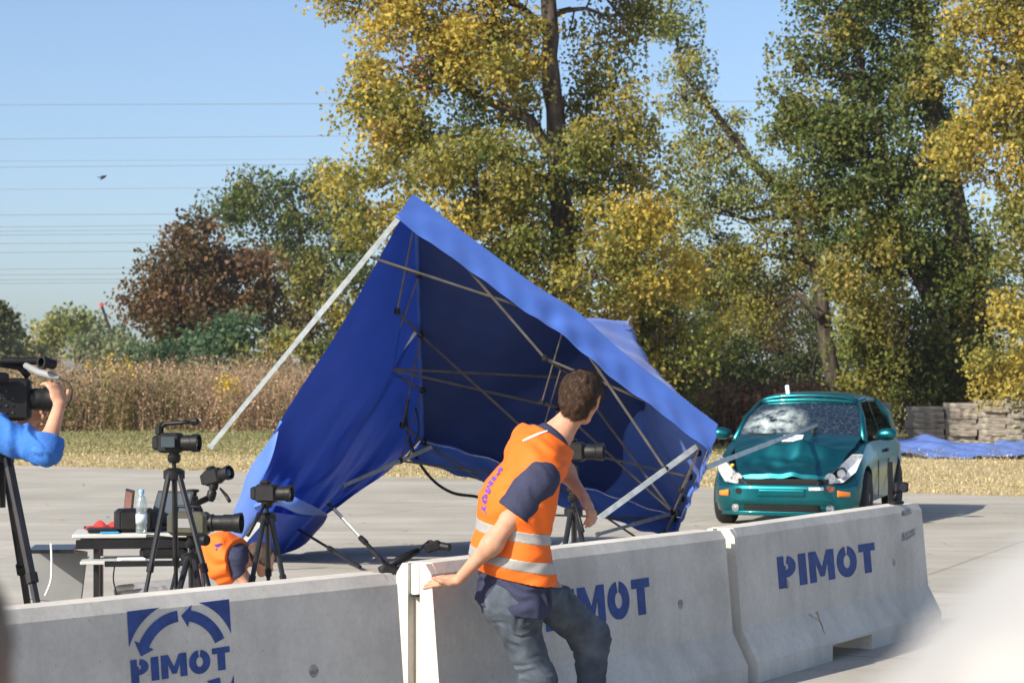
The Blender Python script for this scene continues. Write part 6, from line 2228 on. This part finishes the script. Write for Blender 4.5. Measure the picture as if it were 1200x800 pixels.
MB().lathe([(.03, 0), (.03, .06), (.022, .07)], P(234, 632, 11.2), (.6, -.7, 0), 12).build('tripod_knob', M_BLACK, bpy.data.objects.get('tripod.003') or hs, True, smooth=True, angle=40)
# third tripod, before the tent
tripod_at('black tripod standing before the blue side wall of the tent', 313, 607, 12.2, [(276, 11.8), (352, 11.9), (316, 12.8)], .013, handle=(-.08, -.25, -.18))
handy_camera('black stills camera on the tripod before the blue side wall', P(313, 589, 12.2), math.radians(-15), 1.0, .085, False, False)
# tripod behind the man
tripod_at('black tripod half hidden behind the man in the vest', 672, 600, 12.6, [(640, 12.2), (705, 12.3), (676, 13.2)], .014, handle=(.05, -.2, -.2))
handy_camera('black camera with long lens pointing right behind the man', P(672, 541, 12.6), math.radians(-12), 1.1, .10, False, False)
MB().box(P(672, 560, 12.6), (.06, .06, .16), None, .01).build('riser_block', M_BLACK, bpy.data.objects['tripod.005'], True)

# fallen tripod under the tent
ft = thing('fallen_tripod', Vector((P(455, 0, 17.6).x, 17.6, 0)), 'black tripod fallen over on the shadowed concrete under the tent', 'tripod')
hub = P(455, 664, 17.7)
for q, nm in ((P(386, 591, 18.6), 1), (P(392, 596, 18.5), 2), (P(345, 617, 18.9), 0)):
    st = hub if nm else P(422, 664, 17.9)
    lg = MB().tube([st, st.lerp(q, .45)], .017, 8).build('leg', M_BLACKMETAL, ft, True, smooth=True, angle=40)
    MB().tube([st.lerp(q, .42), q], .012, 8).build('leg_section', M_STEEL if nm == 2 else M_BLACKMETAL, lg, True, smooth=True, angle=40)
    MB().tube([st.lerp(q, .40), st.lerp(q, .46)], .024, 8).build('clamp', M_BLACK, lg, True)
    MB().tube([q, q + (q - st).normalized() * .03], .019, 8).build('rubber_foot', M_RUBBER, lg, True)
MB().tube([P(445, 668, 17.6), P(475, 652, 17.7), P(490, 645, 17.8)], [.03, .036, .026], 10).build('column', M_BLACK, ft, True, smooth=True)
MB().box(P(458, 668, 17.6), (.16, .12, .10), Matrix.Rotation(.4, 3, 'Y'), .02).build('head', M_BLACK, ft, True)
for a_, b_, r_ in ((P(488, 646, 17.8), P(503, 634, 17.9), .014), (P(503, 634, 17.9), P(523, 642, 17.9), .018)):
    MB().tube([a_, b_], r_, 8).build('pan_handle', M_BLACK, ft, True, smooth=True)
fc = thing('fallen_camera', P(505, 642, 17.75), 'broken black camera lying beside the fallen tripod', 'camera')
MB().box(P(507, 640, 17.75), (.14, .09, .08), Matrix.Rotation(-.3, 3, 'Y'), .015).build('camera_body', M_BLACK, fc, True)
MB().tube([P(515, 639, 17.75), P(527, 641, 17.7)], [.035, .032], 12).build('lens', M_BLACK, fc, True, smooth=True, angle=40)
gb = thing('equipment_bag', Vector((P(458, 0, 15.2).x, 15.2, 0)), 'black equipment lying on the ground in the gap between barriers', 'equipment')
for k, (x, y, d, s) in enumerate(((448, 692, 15.2, .14), (462, 686, 15.4, .11), (472, 678, 15.6, .08))):
    MB().box(P(x, y, d), (s, s * .8, s * .6), Rz(.5 * k) @ Matrix.Rotation(.3 * k, 3, 'X'), .02).build('clamp_block', M_BLACK, gb, True)
MB().tube([P(440, 684, 15.2), P(456, 680, 15.3), P(470, 690, 15.4), P(478, 699, 15.3)], .012, 8).build('strap', M_BLACK, gb, True, smooth=True)

# --- the folding table with a lower shelf
TD_ = 11.8


def tz(py): return P(0, py, TD_).z


tab = thing('folding_table', Vector((P(160, 0, TD_).x, TD_, 0)), 'small two-level table with pale top and black frame behind the left barrier', 'table')
ztop = 0.735
yaw = math.radians(8)
cx_, cy_ = P(162, 0, TD_).x, TD_ + .02
Mx = Rz(yaw)


def tl(x, y, z): return Vector((cx_, cy_, 0)) + Mx @ Vector((x, y, z))


MB().box(tl(0, 0, ztop), (.70, .44, .022), Mx, .004).build('table_top', M_TABLETOP, tab, True)
MB().box(tl(0.0, -.20, ztop - .045), (.66, .03, .05), Mx, .003).build('front_rail', M_BLACKMETAL, tab, True)
MB().box(tl(0.0, .20, ztop - .045), (.66, .03, .05), Mx, .003).build('back_rail', M_BLACKMETAL, tab, True)
MB().box(tl(-.02, -.16, .60), (.56, .36, .018), Mx, .003).build('shelf', M_TABLETOP, tab, True)
MB().box(tl(0.05, -.35, .595), (.44, .02, .03), Mx, .003).build('shelf_rail', M_BLACKMETAL, tab, True)
for x in (-.22, .30):
    for y in (-.17, .17):
        MB().bar(tl(x, y, 0.0), tl(x, y, ztop - .02), .04, .03, Vector((1, 0, 0))).build('leg', M_BLACKMETAL, tab, True)
MB().box(tl(-.46, -.02, .655), (.24, .40, .02), Mx, .003).build('side_wing', M_BLACKMETAL, tab, True)
cs = MB().box(tl(-.46, .10, .50), (.32, .03, .30), Mx @ Matrix.Rotation(.12, 3, 'Y'), .006).build('grey_panel', M_CASE)
tag(cs, 'grey flat panel hanging at the left side of the table', 'panel')
cbl = [tl(-.46, -.24, .70), tl(-.455, -.25, .6), tl(-.46, -.25, .5), tl(-.49, -.26, .42)]
tag(MB().tube([spline(cbl, k / 16) for k in range(17)], .006, 6).build('white_cable', M_WHITE, smooth=True), 'white cable dangling from the left wing of the table', 'cable')
cb2 = [tl(-.12, -.2, .59), tl(-.13, -.2, .5), tl(-.11, -.21, .4), tl(-.12, -.2, .3)]
tag(MB().tube([spline(cb2, k / 16) for k in range(17)], .004, 6).build('black_cable', M_BLACK, smooth=True), 'thin black cable hanging below the table shelf', 'cable')
zt = ztop + .011


def laptop(label, x, y, yaw2, tilt, w=.30, m=M_SCREEN, red=False, S=1.0, z=None):
    z = zt if z is None else z
    o = tl(x, y, z)
    t = thing('laptop', o, label, 'laptop', yaw + yaw2)
    MB().box((0, 0, .009), (w, .22 * S, .016), None, .004).build('keyboard_base', M_BLACK, t)
    R_ = Matrix.Rotation(tilt, 3, 'X')
    h = .21 * S
    ld = MB().box(Vector((0, .11 * S, .016)) + R_ @ Vector((0, 0, h / 2)), (w, .009, h), R_, .003).build('lid', M_BLACK, t)
    MB().box(Vector((0, .11 * S, .016)) + R_ @ Vector((0, -.006, h / 2)), (w * .9, .002, h * .86), R_, 0).build('screen', m, ld)
    return t


laptop('laptop seen edge-on with its screen upright on the table', -.18, .12, math.radians(-78), -.1, .25, mat('reddish_screen', (0.16, 0.05, 0.045), 0.25, 0, .4, 6))
laptop('laptop with grey screen leaning back beside the bottle', .08, .10, math.radians(-38), -.42, .26, M_LCD)
bx = thing('black_box', tl(-.02, -.06, zt), 'black rounded loudspeaker box on the table behind the bottle', 'box', yaw + .15)
MB().box((0, 0, .065), (.22, .12, .13), None, .02).build('case', M_BLACK, bx)
MB().box((-.002, -.0625, .065), (.16, .005, .09), None, .002).build('front_mesh', M_RUBBER, bx)
tag(MB().box(tl(-.19, -.10, zt + .012), (.16, .11, .022), Mx, .006).build('hard_drive', M_BLACK), 'flat black device lying on the left of the table top', 'device')
tag(MB().box(tl(-.15, -.19, zt + .006), (.10, .04, .010), Mx @ Rz(.1), .003).build('blue_pouch', mat('cyan_plastic', (0.03, 0.30, 0.55), 0.5)), 'flat bright blue packet at the front edge of the table', 'packet')
bl = thing('water_bottle', tl(.02, -.18, zt), 'clear plastic water bottle with light blue cap on the table', 'bottle')


def pet():
    m, nt, b = new_mat('clear_plastic')
    N, L = nt.nodes, nt.links
    gl = N.new('ShaderNodeBsdfGlossy'); gl.inputs['Roughness'].default_value = .08
    tr = N.new('ShaderNodeBsdfTransparent'); tr.inputs['Color'].default_value = (.80, .86, .88, 1)
    df = N.new('ShaderNodeBsdfDiffuse'); df.inputs['Color'].default_value = (.6, .68, .72, 1)
    m1 = N.new('ShaderNodeMixShader'); m1.inputs[0].default_value = .22; L.new(tr.outputs[0], m1.inputs[1]); L.new(gl.outputs[0], m1.inputs[2])
    m2 = N.new('ShaderNodeMixShader'); m2.inputs[0].default_value = .16; L.new(m1.outputs[0], m2.inputs[1]); L.new(df.outputs[0], m2.inputs[2])
    L.new(m2.outputs[0], N['Material Output'].inputs['Surface'])
    return m


M_PET = pet()
bo = MB().lathe([(.024, 0), (.030, .006), (.031, .03), (.029, .04), (.031, .05), (.031, .11), (.028, .12), (.031, .13), (.031, .155), (.026, .185), (.016, .205), (.0125, .212), (.0125, .222)], (0, 0, 0), (0, 0, 1), 20).build('bottle_body', M_PET, bl, smooth=True)
MB().lathe([(.0155, .218), (.0155, .236), (.013, .239), (.001, .239)], (0, 0, 0), (0, 0, 1), 16).build('cap', mat('pale_blue_cap', (0.22, 0.50, 0.72), .4), bl, smooth=True, angle=40)
MB().lathe([(.0316, .055), (.0316, .105)], (0, 0, 0), (0, 0, 1), 20).build('paper_band', mat('pale_label', (0.55, 0.62, 0.68), .5, 0, .2, 60), bl, smooth=True)
tr_ = thing('tape_roll', tl(.27, -.12, zt), 'silver roll of tape lying on the right end of the table', 'tape')
MB().lathe([(.036, 0), (.058, 0), (.06, .003), (.06, .047), (.058, .05), (.036, .05)], (0, 0, 0), (0, 0, 1), 24).build('roll', mat('silver_tape', (0.55, 0.55, 0.54), .35, .4, .08, 20), tr_, smooth=True, angle=40)
MB().lathe([(.034, .003), (.0355, .003), (.0355, .047), (.034, .047)], (0, 0, 0), (0, 0, 1), 20).build('core', mat('cardboard', (0.35, 0.25, 0.15), .9), tr_)
rd = MB().grid(lambda u, v: tl(-.30 + u * .20, .10 + v * .1, zt + .004 + .05 * math.sin(math.pi * u) ** .5 * math.sin(math.pi * v) ** .5 * (.7 + .35 * math.sin(u * 15 + v * 4))), 20, 10).build('red_cloth', mat('red_cloth', (0.48, 0.03, 0.025), .85, 0, .2, 14, .3), smooth=True)
tag(rd, 'crumpled red cloth on the far left corner of the table', 'cloth')
pad = MB().box(tl(-.03, -.28, .615), (.14, .10, .012), Mx @ Rz(.2), .003).build('notepad', M_WHITE)
tag(pad, 'white papers lying on the lower shelf of the table', 'papers')
bg_ = thing('camera_bag', tl(.14, -.14, .609), 'black device with cables on the lower shelf of the table', 'device')
MB().box((0, 0, .03), (.26, .16, .06), Mx, .018).build('case', M_BLACK, bg_)
# grey cushion-like bag beside the kneeling person
# small camera clamped on the end of the right barrier
ac = thing('clamped_camera', P(1049, 588, 13.45), 'small black camera clamped on top of the right barrier end', 'camera')
MB().box(P(1056, 570.5, 13.45), (.085, .05, .062), Rz(.1), .008).build('camera_body', M_BLACK, ac, True)
MB().lathe([(.024, 0), (.026, .035), (.02, .035)], P(1056, 570.5, 13.43), (.2, -1, 0), 12).build('lens', M_GLASSLENS, ac, True, smooth=True, angle=40)
MB().tube([P(1052, 576, 13.45), P(1048, 582, 13.45), P(1050, 587, 13.45)], .008, 8).build('stalk', M_BLACK, ac, True, smooth=True)
MB().box(P(1050, 588.5, 13.45), (.09, .06, .022), Rz(.6), .005).build('clamp', M_BLACK, ac, True)
MB().bar(P(1043, 541, 13.6), P(1043.5, 589, 13.6), .022, .03).build('upright_bar', M_BLACK, ac, True)
